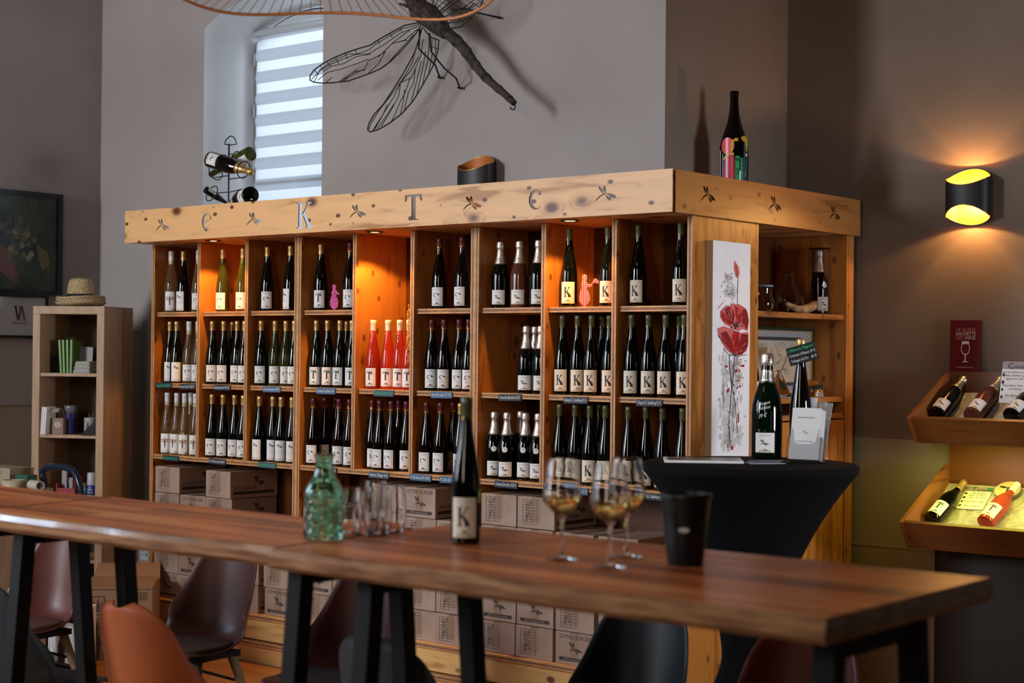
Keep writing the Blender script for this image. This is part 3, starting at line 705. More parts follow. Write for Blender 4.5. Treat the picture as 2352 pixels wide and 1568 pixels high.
# ------------------------------------------------------------------ price tags on the shelf edges
TAGS = [(376, 885, Z2, 'slate_dark', 'chalk_green', 'Rouge Gentil 8,50 €', 1, 'middle', 'left'), (430, 888, Z2, 'slate_dark', 'chalk', 'Muscat Gentil 10,50 €', 1, 'middle', 'right'),
 (510, 890, Z2, 'slate_dark', 'chalk', 'Riesling Gentil 10,20 €', 2, 'middle', ''), (624, 894, Z2, 'slate_blue', 'chalk', 'Pinot Gris Gutwasser 10,50 €', 3, 'middle', ''),
 (748, 898, Z2, 'slate_blue', 'chalk', 'Tentation Cuv. Blanc 10 €', 4, 'middle', ''), (881, 903, Z2, 'slate_grey', 'chalk_green', 'Tentation Rosé 11 €', 5, 'middle', ''),
 (1014, 907, Z2, 'slate_blue', 'chalk', 'Pinot Gris Cuvée "O" 13 €', 6, 'middle', ''), (1171, 913, Z2, 'slate_dark', 'chalk', 'Crémant Brut Blanc/Rosé 13,50 €', 7, 'middle', ''),
 (1322, 919, Z2, 'slate_dark', 'chalk', 'Riesling G.C. Kaefferkopf 21 €', 8, 'middle', ''), (1491, 925, Z2, 'slate_dark', 'chalk', 'Trilogie G.C. Kaefferkopf 21 €', 9, 'middle', ''),
 (392, 1052, Z3, 'slate_dark', 'chalk_green', 'Riesling Silberberg 12 €', 1, 'bottom', ''), (499, 1060, Z3, 'slate_dark', 'chalk', 'Pinot Blanc Gentil 9,50 €', 2, 'bottom', ''),
 (613, 1068, Z3, 'slate_grey', 'chalk_green', 'Pinot Noir Gentil 10,50 €', 3, 'bottom', ''), (752, 1080, Z3, 'slate_dark', 'chalk', 'Riesling Kogel 12 €', 4, 'bottom', ''),
 (870, 1091, Z3, 'slate_grey', 'chalk', 'Gewurz. Krieger 16 €', 5, 'bottom', ''), (966, 1097, Z3, 'slate_blue', 'chalk', 'P. Gris Bouton d\'Or 13,50 €', 6, 'bottom', 'left'),
 (1034, 1102, Z3, 'slate_blue', 'chalk', 'P. Gris Or 13,50 €', 6, 'bottom', 'right'), (1162, 1113, Z3, 'slate_dark', 'chalk', 'Crémant Extra Brut 13,50 €', 7, 'bottom', ''),
 (1322, 1127, Z3, 'slate_blue', 'chalk', 'Riesling G.C. Kaefferkopf 21 €', 8, 'bottom', ''), (1497, 1140, Z3, 'slate_dark', 'chalk', 'Gewurz. G.C. Kaefferkopf 24 €', 9, 'bottom', '')]
for u, v, z, sm, cm, txt, col, row, side in TAGS:
    yy = .020 if z == Z2 else .004
    p = atY(u, v, yy - .003)
    colr = {'slate_blue': 'blue', 'slate_dark': 'dark', 'slate_grey': 'grey'}[sm]
    t = thing('price_tag', '%s slate price tag, %s chalk, %sunder the %s row of the %s column' % (colr, 'green' if cm == 'chalk_green' else 'white', side + ' one ' if side else '', row, ORD[col - 1]), 'price tag', (p.x, yy - .0005, p.z), 0, 'slate price tags')
    t.rotation_euler = (0, random.uniform(-.02, .02), 0)
    MB().box(-.068, .068, -.0035, -.0002, -.0155, .0155).build('slate', sm, t, bevel=.0008)
    MB().text(txt, .021, lambda x, y: (x, -.0040, y - .006), 0, shear=.25, width=.125).build('chalk_writing', cm, t)

# ================================================================== CARTONS
CW, CH, CL = .213, .144, .325
def carton_meshes():
    b = MB().box(0, CW, 0, CL, 0, CH - .002); 
    for x in (.0, CW / 2 + .001): b.box(x + .0015, x + CW / 2 - .002, .003, CL - .003, CH - .003, CH)
    o = b.build('box_body', 'card'); body = o.data; bpy.data.objects.remove(o)
    f = lambda e: (lambda x, y: (x, -e, y))
    lg = MB(); g = f(.0006)
    lg.text('DOMAINE', .010, lambda x, y: g(x + .022, y + CH - .018), 0, align='LEFT'); lg.text('MARCEL', .010, lambda x, y: g(x + .022, y + CH - .029), 0, align='LEFT')
    lg.text('FREYBURGER', .027, lambda x, y: g(x + .066, y + CH - .030), 0, align='LEFT', width=.130)
    lg.flat([place(dragonfly(1.15), .105, CH * .52, .050)], g)
    lg.flat([[(.022, .016), (.190, .016), (.190, .032), (.022, .032)]], g)
    lg.text('68770 Ammerschwihr', .013, lambda x, y: (x + CW / 2, -.0010, y + .0195), 1, width=.12)
    # same print on the side wall of the box
    gs = lambda x, y: (CW + .0006, x, y)
    lg.flat([place(dragonfly(1.5), .19, CH * .62, .05)], gs); lg.flat([[(.02, .020), (.30, .020), (.30, .036), (.02, .036)]], gs); lg.text('FREYBURGER', .026, lambda x, y: gs(x + .03, y + .045), 0, align='LEFT')
    o = lg.build('print', ['card_ink', 'card']); logo = o.data; bpy.data.objects.remove(o)
    fm = MB(); x0, x1, z0, z1 = .030, .115, .018, CH - .014; lw = .0008
    for i in range(10):
        z = z0 + (z1 - z0) * i / 9; fm.flat([[(x0, z - lw), (x1, z - lw), (x1, z + lw), (x0, z + lw)]], g)
    for x in (x0, x0 + .020, x0 + .055, x1): fm.flat([[(x - lw, z0), (x + lw, z0), (x + lw, z1), (x - lw, z1)]], g)
    rr = random.Random(3)
    for i in range(90):
        x = x0 + .021 + rr.random() * .032; z = z0 + .012 + rr.random() * (z1 - z0 - .016); a = rr.random() * PI; d = .006
        dx, dz = d * math.cos(a), d * math.sin(a); nx, nz = -math.sin(a) * .0009, math.cos(a) * .0009
        fm.flat([[(x - nx, z - nz), (x + dx - nx, z + dz - nz), (x + dx + nx, z + dz + nz), (x + nx, z + nz)]], g)
    fm.flat([place(dragonfly(1.5), .19, CH * .62, .05)], gs); fm.flat([[(.02, .020), (.30, .020), (.30, .036), (.02, .036)]], gs); fm.text('FREYBURGER', .026, lambda x, y: gs(x + .03, y + .045), 0, align='LEFT')
    o = fm.build('print', ['card_ink', 'card']); form = o.data; bpy.data.objects.remove(o)
    tp = MB().box(.083, .131, -.0004, .0, .030, CH - .001).box(.083, .131, 0, CL, CH, CH + .0005)
    o = tp.build('packing_tape', 'tape'); tape = o.data; bpy.data.objects.remove(o)
    return body, logo, form, tape
CBODY, CLOGO, CFORM, CTAPE = carton_meshes()
def carton(x, y, z, kind, label, rz=0, group='wine cartons under the shelves'):
    t = thing('wine_carton', label, 'cardboard box', (x, y, z), rz, group)
    link('box_body', CBODY, t, bevel=.002); link('print', CLOGO if kind == 'L' else CFORM, t); link('packing_tape', CTAPE, t)
    return t
LV = [Z4 + .001 + .1475 * k for k in range(5)]
LN = ['bottom', 'second', 'third', 'fourth', 'top']
def stack(unit, cols):
    for ci, (x, kinds) in enumerate(cols):
        for k, kd in enumerate(kinds):
            if kd == '.': continue
            r = random.uniform(-.012, .012) if not (unit == 'left' and ci == 2 and k == 4) else -.05
            carton(x, .012 + random.uniform(0, .012), LV[k], kd, 'brown wine carton, %s layer, %s stack from the left under the %s bookcase, %s' % (LN[k], ORD[ci], unit, 'dragonfly print' if kd == 'L' else 'table print'), r)
stack('left', [(-3.322, 'LFFFF'), (-3.106, 'FLLL'), (-2.886, 'LFFFF'), (-2.660, 'FFL'), (-2.406, 'LFL')])
stack('middle', [(-2.116, 'FLFF'), (-1.890, 'LFL'), (-1.645, 'FFFFF'), (-1.405, 'FFFFL'), (-1.190, 'FFFF')])
stack('right', [(-.910, 'FLFFF'), (-.690, 'FLFFF'), (-.462, 'LFFF'), (-.225, 'FFFF'), (.005, 'FL')])

# ------------------------------------------------------------------ small things between the bottles
def figure(u, z, y, parts, scale, mats, name, label, fn=None):
    q = atY(u, 690, y); t = thing(name, label, 'figurine', (q.x, y, z + .0006), .55)
    MB().box(-.028, .028, -.016, .016, 0, .003).build('base_plate', 'clear_thin', t)
    b = MB()
    for k, (L, m) in enumerate(parts): b.prism([[(x * scale, zz * scale) for x, zz in L]], lambda x, zz, s_, k=k: (x, (-.0015 - .0001 * k) + .003 * s_, zz + .0035), m)
    fixn(b.build('cut_out_figure', mats, t)); return t
LADY = [(-.02, 0), (.02, 0), (.05, .04), (.12, .10), (.155, .20), (.15, .34), (.10, .46), (.06, .52), (.09, .60), (.17, .56), (.20, .62), (.12, .68), (.08, .74), (.03, .77), (.06, .84), (.05, .92), (.0, .97), (-.06, .95), (-.09, .88), (-.06, .80), (-.09, .74), (-.12, .64), (-.10, .56), (-.13, .46), (-.17, .32), (-.17, .18), (-.12, .08), (-.05, .03)]
M['pink'] = noise_tint(mat('pink_speckled', (.6, .05, .3), .5), (.45, .02, .20), (.80, .16, .42), (1, 1, 1), 160, 2)
figure(768, Z1, .10, [(LADY, 0)], .135, ['pink'], 'cut_out_figurine', 'bright pink cut-out lady figurine between the bottles of column four, top row')
def check_mat():
    m = mat('red_gingham', (.6, .02, .04), .5); ns, ls, b = nodes(m); tc = N(ns, 'ShaderNodeTexCoord'); sx = N(ns, 'ShaderNodeSeparateXYZ'); ls.new(tc.outputs['Object'], sx.inputs[0]); o = []
    for ax in ('X', 'Z'):
        a = N(ns, 'ShaderNodeMath', operation='MULTIPLY'); ls.new(sx.outputs[ax], a.inputs[0]); a.inputs[1].default_value = 125
        f = N(ns, 'ShaderNodeMath', operation='FRACT'); ls.new(a.outputs[0], f.inputs[0]); g = N(ns, 'ShaderNodeMath', operation='GREATER_THAN'); ls.new(f.outputs[0], g.inputs[0]); g.inputs[1].default_value = .5; o.append(g)
    k = N(ns, 'ShaderNodeMath', operation='MULTIPLY'); ls.new(o[0].outputs[0], k.inputs[0]); ls.new(o[1].outputs[0], k.inputs[1])
    mx = N(ns, 'ShaderNodeMix', data_type='RGBA'); ls.new(k.outputs[0], mx.inputs[0]); mx.inputs[6].default_value = (.55, .02, .05, 1); mx.inputs[7].default_value = (.85, .80, .80, 1); ls.new(mx.outputs[2], b.inputs['Base Color']); return m
M['gingham'] = check_mat()
WOM = LADY[:11] + [(.20, .60), (.24, .68), (.32, .72), (.40, .68), (.42, .76), (.34, .84), (.26, .82), (.24, .74), (.16, .66), (.07, .70)] + LADY[13:]
figure(1343, Z1, .10, [(WOM, 0)], .150, ['gingham'], 'cut_out_figurine', 'red and white checked cut-out figurine between the K bottles of column eight, top row')
q = atY(1506, 690, .24); t = thing('bronze_dish', 'low bronze dish at the back of column nine, top row', 'dish', (q.x - .01, .24, Z1 + .0006))
MB().lathe([(0, 0), (.040, 0), (.060, .008), (.085, .024), (.083, .026), (.058, .011), (0, .004)], 30).build('dish_body', mat('aged_bronze', (.20, .12, .03), .3, metal=.8), t)
q = atY(936, 790, .055); t = thing('yellow_bead_chain', 'yellow plastic bead chain hanging at the right of the bright cubby', 'chain', (q.x, .06, Z2 + .02))
b = MB(); rr = random.Random(2)
for k in range(26): 
    zz = .06 + k * .0125; xx = .006 * math.sin(k * 1.3); T_ = Matrix.Translation((xx, 0, zz)) @ Matrix.Rotation(k * PI / 2 + .3, 4, 'Z') @ Matrix.Rotation(PI / 2, 4, 'X')
    b.tube([(.0055 * math.cos(a), .0085 * math.sin(a), 0) for a in [2 * PI * j / 10 for j in range(10)]], .0020, 5, closed=True, T=T_)
b.tube([(0, 0, .385), (0, 0, .40)], .002, 6)
b.build('links', mat('yellow_plastic', (.75, .40, .02), .4), t)
# ================================================================== TABLES
TZ = 1.16; TT = .052
def outline_edge(x0, x1, y, amp, seed, n=48, sign=1):
    r = random.Random(seed); ph = [r.random() * 6 for _ in range(3)]
    return [(x0 + (x1 - x0) * i / n, y + sign * amp * (math.sin(ph[0] + 5 * i / n) * .6 + math.sin(ph[1] + 13 * i / n) * .3 + math.sin(ph[2] + 29 * i / n) * .12)) for i in range(n + 1)]
def slab(t, x0, x1, y0, y1, seed, skew0=0, skew1=0, live=.012):
    """solid wooden tabletop with waney long edges, local z 0 = underside"""
    e0 = outline_edge(x0, x1, y0, live, seed); e1 = outline_edge(x0 + skew0, x1 + skew1, y1, live * .7, seed + 1)[::-1]
    top = [(x, y + .010) for x, y in e0] + [(x, y - .006) for x, y in e1]; mid = e0 + e1
    lo = [(x, y + .014) for x, y in e0] + [(x, y - .012) for x, y in e1]
    n = len(mid); b = MB()
    def shr(L, k, z): 
        cx = (x0 + x1) / 2; return [(cx + (x - cx) * (1 - k), y, z) for x, y in L]
    rows = [shr(lo, .006, 0), shr(mid, .001, .012), shr(mid, 0, .034), shr(top, .003, TT - .003), shr([(x, y + (.004 if i <= 48 else -.004)) for i, (x, y) in enumerate(top)], .006, TT)]
    b.grid(rows, 1, False, close=True)
    b.flat([[(p[0], p[1]) for p in rows[-1]]], lambda x, y: (x, y, TT))
    k = len(b.f); b.flat([[(p[0], p[1]) for p in rows[0]]], lambda x, y: (x, y, 0))
    for i in range(k, len(b.f)): b.f[i].reverse()
    return b.build('tabletop', ['table', 'table_edge'], t)
def leg_frame(t, x, y0, y1, w=.052, splay=.05, dirx=1):
    """black steel trapezoid: two splayed flat legs, top plate, floor bar"""
    for s_, y in ((-1, y0), (1, y1)):
        b = MB(); yb = y + s_ * splay
        h = TZ - TT
        vs = [(x - w / 2, y - .024, -.012), (x + w / 2, y - .024, -.012), (x + w / 2, y + .024, -.012), (x - w / 2, y + .024, -.012),
              (x - w / 2, yb - .024, -h), (x + w / 2, yb - .024, -h), (x + w / 2, yb + .024, -h), (x - w / 2, yb + .024, -h)]
        b.add(vs, [(3, 2, 1, 0), (4, 5, 6, 7), (0, 1, 5, 4), (1, 2, 6, 5), (2, 3, 7, 6), (3, 0, 4, 7)])
        b.build('leg', 'black_metal', t, bevel=.003)
    MB().box(x - w / 2, x + w / 2, y0 - .03, y1 + .03, -.011, -.001).box(x - w / 2 + .01, x + w / 2 - .01, y0 + .036, y1 - .036, -.052, -.0115).build('top_plate', 'black_metal', t)
# seams between the tables, read where they cross the top
sA0, sA1 = atZ(0, 1167, TZ), atZ(248, 1142, TZ); sB0, sB1 = atZ(688, 1257, TZ), atZ(930, 1213, TZ)
Y0, Y1 = -2.990, -2.235
def tbl(label, x0, x1, y0, y1, seed, legs, **k):
    t = thing('tasting_table', label, 'table', (0, 0, TZ - TT), 0, 'high wooden tasting tables')
    slab(t, x0, x1, y0, y1, seed, **k)
    for lx, dx in legs: leg_frame(t, lx, -2.865, -2.505, splay=.09)
    return t
XB = .985; XA = -.335
tC = tbl('high wooden tasting table on the right, holding the open bottle, wine glasses and bucket', XB + .004, 2.535, Y0 - .015, Y1, 3, ((1.215, 1), (2.47, 1)), skew0=-.06, skew1=.0, live=.006)
tB = tbl('middle high wooden tasting table with wavy natural front edge, holding the green carafe', XA + .004, XB - .004, Y0 + .005, Y1 - .17, 9, ((-.255, 1), (.965, 1)), skew0=-.10, skew1=-.06, live=.016)
tA = tbl('leftmost high wooden tasting table, only its end showing at the left picture edge', -1.95, XA - .004, Y0 + .02, Y1 - .19, 14, ((-1.75, 1), (-.50, 1)), skew0=0, skew1=-.10, live=.012)

# ================================================================== TABLE THINGS
def lathe_solid(prof, n=40): return MB().lathe(prof, n)
# open bottle
p = atZ(1069, 1247, TZ)
TYPES['open'] = ('tall', 'glass_dark', 'olive_cap', 'K', '')
ob = bottle('open', (p.x, p.y, TZ + .0008), math.atan2(CAM.x - p.x, CAM.y * -1 + p.y) * 1 - .12, 'dark K-label wine bottle standing alone on the table in front', None)
ob.scale = (1.0, 1.0, 1.045)
# stemmed wine glasses
WG = [(0, .0), (.034, .0005), (.036, .002), (.033, .0035), (.012, .0065), (.0048, .014), (.0038, .03), (.0036, .076), (.0042, .086), (.008, .092), (.0245, .107), (.0425, .126), (.0440, .131), (.0430, .142), (.0350, .195), (.0318, .218),
      (.0312, .218), (.0343, .195), (.0422, .142), (.0430, .131), (.0415, .1275), (.0235, .1085), (.008, .0945), (0, .0925)]
WL = [(0, .0930), (.0078, .0950), (.0232, .1090), (.0410, .1280), (.0424, .1310), (.0418, .1360), (0, .1360)]
wg = lathe_solid(WG); o = wg.build('glass', 'clear'); WGM = o.data; bpy.data.objects.remove(o)
o = lathe_solid(WL).build('white_wine', 'white_wine'); WLM = o.data; bpy.data.objects.remove(o)
for (u, v), pos in (((1290, 1290), 'leftmost of the three, nearest the dark bottle'), ((1400, 1308), 'nearest the camera of the three'), ((1438, 1284), 'rearmost of the three, nearest the bucket')):
    p = atZ(u, v - 4, TZ); t = thing('wine_glass', 'stemmed glass of white wine, %s' % pos, 'wine glass', (p.x, p.y, TZ + .0006), 0, 'stemmed glasses of white wine')
    t.scale = (1.08, 1.08, 1.10)
    link('glass', WGM, t); link('white_wine', WLM, t)
# tumblers
TU = [(0, 0), (.020, 0), (.029, .004), (.036, .015), (.0395, .035), (.039, .06), (.035, .095), (.032, .115), (.0312, .115), (.0342, .095), (.0381, .06), (.0386, .036), (.0350, .017), (.028, .008), (0, .007)]
o = lathe_solid(TU).build('tumbler', 'clear'); TUM = o.data; bpy.data.objects.remove(o)
for u, v, s_, pos in ((801, 1226, 1.0, 'leftmost, half behind the green carafe'), (839, 1231, .97, 'the one nearest the camera'), (868, 1227, 1.03, 'in the middle of the group'), (901, 1222, 1.04, 'rightmost, towards the dark bottle'), (862, 1204, 1.0, 'rearmost, behind the others')):
    p = atZ(u, v, TZ); t = link('water_tumbler', TUM, None, (p.x, p.y, TZ + .0006)); t.scale = (s_ * .93, s_ * .93, s_ * 1.07)
    tag(t, 'empty clear stemless tumbler beside the carafe, %s' % pos, 'glass', 'empty tumblers beside the carafe')
# green pressed-glass carafe
p = atZ(743, 1240, TZ)
t = thing('water_carafe', 'pale green pressed glass carafe of water on the middle table', 'carafe', (p.x, p.y, TZ + .0006))
def rib(prof, n=64, amp=0, f=0):
    return prof
CP = [(0, 0), (.040, 0), (.046, .004), (.0475, .010), (.0475, .112), (.046, .122), (.036, .142), (.026, .158), (.0215, .172), (.0205, .190), (.0225, .202), (.0245, .206), (.0245, .211), (.021, .212),
      (.018, .206), (.0175, .190), (.0185, .172), (.023, .156), (.034, .139), (.0425, .120), (.0435, .110), (.0435, .012), (0, .010)]
b = MB(); n = 48; vs = []; rows = []
zs = []
for i in range(len(CP)): zs.append(CP[i])
fine = []
for i in range(len(CP) - 1):
    a, c = CP[i], CP[i + 1]; k = max(1, int(math.hypot(c[0] - a[0], c[1] - a[1]) / .006))
    fine += [(a[0] + (c[0] - a[0]) * j / k, a[1] + (c[1] - a[1]) * j / k, i) for j in range(k)]
fine.append((CP[-1][0], CP[-1][1], 22))
for r, z, i in fine:
    row = []
    for k in range(n):
        a = 2 * PI * k / n; q = r
        if 3 <= i < 4 and .012 < z < .110: q = r - .0035 + .0035 * abs(math.sin((k * 8 / n) * PI + z * 90)) * abs(math.sin((k * 8 / n) * PI - z * 90)) * 1.6
        row.append((q * math.cos(a), q * math.sin(a), z))
    rows.append(row)
o = b.grid(rows, 0, True, close=True).build('glass_body', 'carafe', t); fixn(o)
MB().lathe([(0, .0105), (.0430, .0125), (.0430, .085), (0, .085)], 32).build('water', mat('water', (.90, 1, .97), 0, trans=1, ior=1.33), t)
t.scale = (1.08, 1.08, 1.06)
# black spittoon bucket
p = atZ(1574, 1296, TZ)
t = thing('spittoon_bucket', 'black tapered plastic tasting bucket on the right table', 'bucket', (p.x, p.y, TZ + .0006), .6)
MB().lathe([(0, 0), (.040, 0), (.042, .003), (.0505, .080), (.0575, .150), (.0575, .152), (.0605, .154), (.0615, .158), (.0595, .166), (.0565, .166), (.0555, .150), (.0400, .006), (0, .005)], 40).build('bucket_body', mat('black_plastic', (.005, .005, .007), .42), t)
MB().flat([arc(0, 0, .013, .006, 0, 345, 18)], lambda x, y: (x - .005, -.0525 - .0, y + .085)).build('emblem', 'chalk', t)
t.scale = (1.0, 1.0, 1.0)

# ================================================================== CHAIRS
def smooth_interp(P, t):
    n = len(P) - 1; f = t * n; i = min(int(f), n - 1); s_ = f - i
    def g(j): return P[max(0, min(n, j))]
    a, b_, c, d = g(i - 1), g(i), g(i + 1), g(i + 2)
    return [0.5 * ((2 * b_[k]) + (-a[k] + c[k]) * s_ + (2 * a[k] - 5 * b_[k] + 4 * c[k] - d[k]) * s_ * s_ + (-a[k] + 3 * b_[k] - 3 * c[k] + d[k]) * s_ ** 3) for k in range(len(b_))]
SH = [(-.225, .438, .165), (-.205, .450, .190), (-.12, .440, .212), (-.02, .430, .220), (.08, .428, .222), (.155, .442, .218), (.198, .480, .212), (.218, .545, .205), (.232, .63, .195), (.246, .72, .178), (.256, .785, .150), (.262, .822, .105), (.264, .838, .045)]
def shell_mesh():
    rows = []; nr, nc = 44, 21
    for i in range(nr + 1):
        y, z, hw = smooth_interp(SH, i / nr); row = []
        t_ = i / nr; ss = lambda lo, hi: (lambda q: q * q * (3 - 2 * q))(min(1, max(0, (t_ - lo) / (hi - lo))))
        lift = .012 * ss(0, .2) + .095 * ss(.16, .46) * (1 - ss(.48, .74)); fwd = .130 * ss(.26, .50) * (1 - .80 * ss(.50, 1))
        for j in range(nc):
            s_ = -1 + 2 * j / (nc - 1)
            x = hw * s_ * (1 - .04 * abs(s_) ** 3)
            row.append((x, y - fwd * abs(s_) ** 2.2, z + lift * abs(s_) ** 2.4))
        rows.append(row)
    return rows
ROWS_S = shell_mesh()
o = MB().grid(ROWS_S, 0).build('shell', 'black_gloss'); SHM = o.data; bpy.data.objects.remove(o)
def cushion_mesh():
    rows = []
    for i in range(13):
        r = .182 * math.sin(PI / 2 * min(1, i / 9)); z = .447 + .018 * (math.cos(PI / 2 * min(1, i / 9)) ** .5 if i < 9 else 0) - (.010 * (i - 9) / 3 if i > 9 else 0)
        rows.append([(r * math.cos(a) * 1.0, -.035 + r * math.sin(a) * 1.02, z + .012 * abs(math.cos(a)) ** 3 * (r / .182) ** 3) for a in [2 * PI * k / 32 for k in range(32)]])
    return MB().grid(rows, 0, True, close=True)
o = cushion_mesh().build('seat_cushion', 'black_gloss'); CUM = o.data; bpy.data.objects.remove(o)
M['leg_wood'] = noise_tint(mat('beech_leg', (.25, .16, .09), .5), (.17, .11, .06), (.28, .19, .11), (8, 8, 1), 6)
def chair(x, y, rz, col, ccol, label, rough=.42):
    """front of the seat looks along local -y"""
    t = thing('shell_chair', label, 'chair', (x, y, 0), rz, 'moulded shell chairs round the tasting tables')
    m1 = mat('shell_plastic', col, rough, spec=.5); m2 = noise_tint(mat('seat_fabric', ccol, .75), tuple(c * .8 for c in ccol), tuple(c * 1.15 for c in ccol), (1, 1, 1), 60)
    o = link('shell', SHM.copy(), t); o.data.materials.clear(); o.data.materials.append(m1)
    so = o.modifiers.new('thickness', 'SOLIDIFY'); so.thickness = .007; so.offset = -1
    o = link('seat_cushion', CUM.copy(), t); o.data.materials.clear(); o.data.materials.append(m2)
    for sx in (-1, 1):
        for sy in (-1, 1):
            MB().tube([(sx * .10, sy * .095 + .01, .418), (sx * .205, sy * .20 + .01, 0)], [.020, .0135], 12).build('leg', 'leg_wood', t)
    MB().box(-.13, .13, -.115, -.085, .400, .424).box(-.13, .13, .105, .135, .400, .424).box(-.125, -.100, -.09, .11, .402, .422).box(.100, .125, -.09, .11, .402, .422) \
        .tube([(-.115, -.10, .395), (.115, .12, .30)], .006, 8).tube([(.115, -.10, .395), (-.115, .12, .30)], .006, 8).build('underframe', 'black_metal', t)
    return t
BRN = (.075, .022, .016)
chair(-1.18, -1.45, .12, BRN, (.06, .025, .014), 'dark brown shell chair with brown seat pad beyond the middle table')
chair(-.28, -1.52, .10, (.060, .010, .010), (.022, .010, .009), 'very dark red-brown shell chair behind the black table leg below the carafe')
chair(-2.10, -1.62, .12, (.11, .026, .018), (.09, .03, .018), 'reddish brown shell chair between the black legs of the left table')
chair(1.03, -1.60, .10, (.010, .014, .018), (.02, .02, .022), 'black shell chair beyond the right table, under the wine glasses')
chair(1.66, -1.66, .15, (.16, .028, .014), (.05, .02, .012), 'rust red shell chair beyond the right table, beside the stretch-covered table')
chair(-.21, -2.31, PI + .10, (.42, .105, .032), (.10, .05, .03), 'orange terracotta shell chair on the near side of the middle table', .5)
chair(-1.04, -2.31, PI + .05, (.040, .050, .056), (.022, .028, .034), 'grey shell chair in the lower left corner of the picture', .5)
chair(.80, -2.22, PI + .10, (.035, .045, .048), (.02, .024, .028), 'slate grey shell chair at the bottom edge, below the open bottle', .5)
chair(-2.75, -1.75, .1, (.12, .008, .012), (.05, .01, .012), 'deep red shell chair cut off by the left picture edge')

# ================================================================== STRETCH-COVERED ROUND TABLE
RZ = 1.238; cc = atD(1722, 1062, 6.2); RC = Vector((cc.x, cc.y)); RR = .415
t = thing('cocktail_table', 'round high table under a black stretch cover beside the poppy painting', 'table', (cc.x, cc.y, 0))
M['stretch'] = mat('black_stretch_fabric', (.0035, .004, .0055), .85, spec=.15)
rows = []; n = 72
for i in range(60):
    z = RZ - .030 - (RZ - .055) * i / 59
    h = z / (RZ - .03)
    w_ = .095 + (RR - .098) * max(0, (h - .32) / .68) ** 2.15 + .0
    row = []
    for k in range(n):
        a = 2 * PI * k / n
        # four feet: radius flares towards the feet near the floor
        foot = max(0, (.42 - h) / .42) ** 1.5; q = abs(math.cos(2 * (a - .5))) ** 1.5
        r = w_ + foot * (.10 + .20 * q)
        r *= 1 - .035 * (1 - q) * math.sin(PI * min(1, max(0, (1 - h)))) 
        row.append((r * math.cos(a), r * math.sin(a), z))
    rows.append(row)
MB().grid(rows, 0, True, close=True).build('stretch_cover', 'stretch', t)
MB().lathe([(0, RZ), (RR - .012, RZ), (RR - .003, RZ - .004), (RR, RZ - .012), (RR, RZ - .026), (RR - .004, RZ - .032), (RR - .02, RZ - .034), (0, RZ - .034)], 72).build('covered_top', 'stretch', t)
for k in range(4):
    a = .5 + k * PI / 2
    MB().lathe([(.035, 0), (.04, .004), (.036, .03), (.02, .05)], 16, T=Matrix.Translation((.34 * math.cos(a), .34 * math.sin(a), 0))).build('foot', 'black_metal', t)
def onr(u, v, rmax=.37):
    p = atZ(u, v, RZ); d = Vector((p.x, p.y)) - RC
    if d.length > rmax: d = d.normalized() * rmax
    return RC.x + d.x, RC.y + d.y
# magnum of sparkling wine with chalk writing
TYPES['mag'] = ('magnum', 'glass_green_dark', 'silver_foil', 'crem', '')
M['glass_green_dark'] = mat('deep_green_glass', (.001, .0055, .002), .05, spec=.5)
x, y = onr(1768, 1050, .30)
cdir = math.atan2(CAM.x - x, -(CAM.y - y))
mg = bottle('mag', (x, y, RZ + .0008), cdir - .12, 'large sparkling wine magnum with silver foil and chalk price on the black round table', None)
mk = dep(Vector((x, y, 1.4))) * 240 / F_PX / .372; mg.scale = (mk * .98, mk * .98, mk)
Rm = .056
b = MB()
for s_, z, sz in (('Crémant', .190, .016), ("d'Alsace", .174, .016), ('39 €', .146, .020)):
    rz_ = .0485 if z > .19 else .053 if z > .17 else .0555
    b.text(s_, sz, lambda x, y, z=z, rz_=rz_: ((rz_ + .0026) * math.sin(x / rz_ - .15), -(rz_ + .0026) * math.cos(x / rz_ - .15), z + y + x * .25), 0, .006, shear=.2, width=.052 if z > .16 else .03)
b.build('chalk_writing', 'chalk', mg)
# tall dark bottle with slate sign round its neck
x, y = onr(1838, 1040, .30)
TYPES['jero'] = ('tall', 'glass_brown', 'gold_cap', 'K', '')
x, y = RC.x + .03, RC.y + .30
p = atD(1838, 1040, dep(Vector((x, y, RZ)))); x, y = p.x, p.y
tb = bottle('jero', (x, y, RZ + .0008), .8, 'tall dark wine bottle with gold cap behind the brochure holder, slate sign on its neck', None)
tk = dep(Vector((x, y, 1.4))) * 275 / F_PX / .356; tb.scale = (tk * .86, tk * .86, tk)
sgn = thing('slate_sign', 'tilted black slate sign with green and white chalk writing hung on the tall bottle', 'sign', (0, 0, 0))
q = atD(1843, 812, dep(Vector((x, y, 1.5))) - .045); sgn.location = q
sgn.rotation_euler = (0, -.29, math.atan2(CAM.x - q.x, -(CAM.y - q.y)))
MB().box(-.058, .058, -.003, .003, -.036, .036).build('slate', mat('black_slate', (.006, .008, .007), .55), sgn, bevel=.001)
b = MB(); b.text("L'Alsace en Magnum !", .016, lambda x, y: (x, -.0036, y + .018), 0, width=.106, shear=.15)
b.text("Crémant d'Alsace 39 €", .015, lambda x, y: (x, -.0036, y - .003), 1, width=.106, shear=.15)
b.text("Trilogie G.Cru   46 €", .015, lambda x, y: (x, -.0036, y - .025), 1, width=.104, shear=.15)
b.build('chalk_writing', ['chalk_green', 'chalk'], sgn)
MB().tube([(.0, .004, .020), (.012, .030, .024), (.0, .060, .026), (-.012, .030, .024)], .0012, 6, closed=True).build('cord', 'black_metal', sgn)
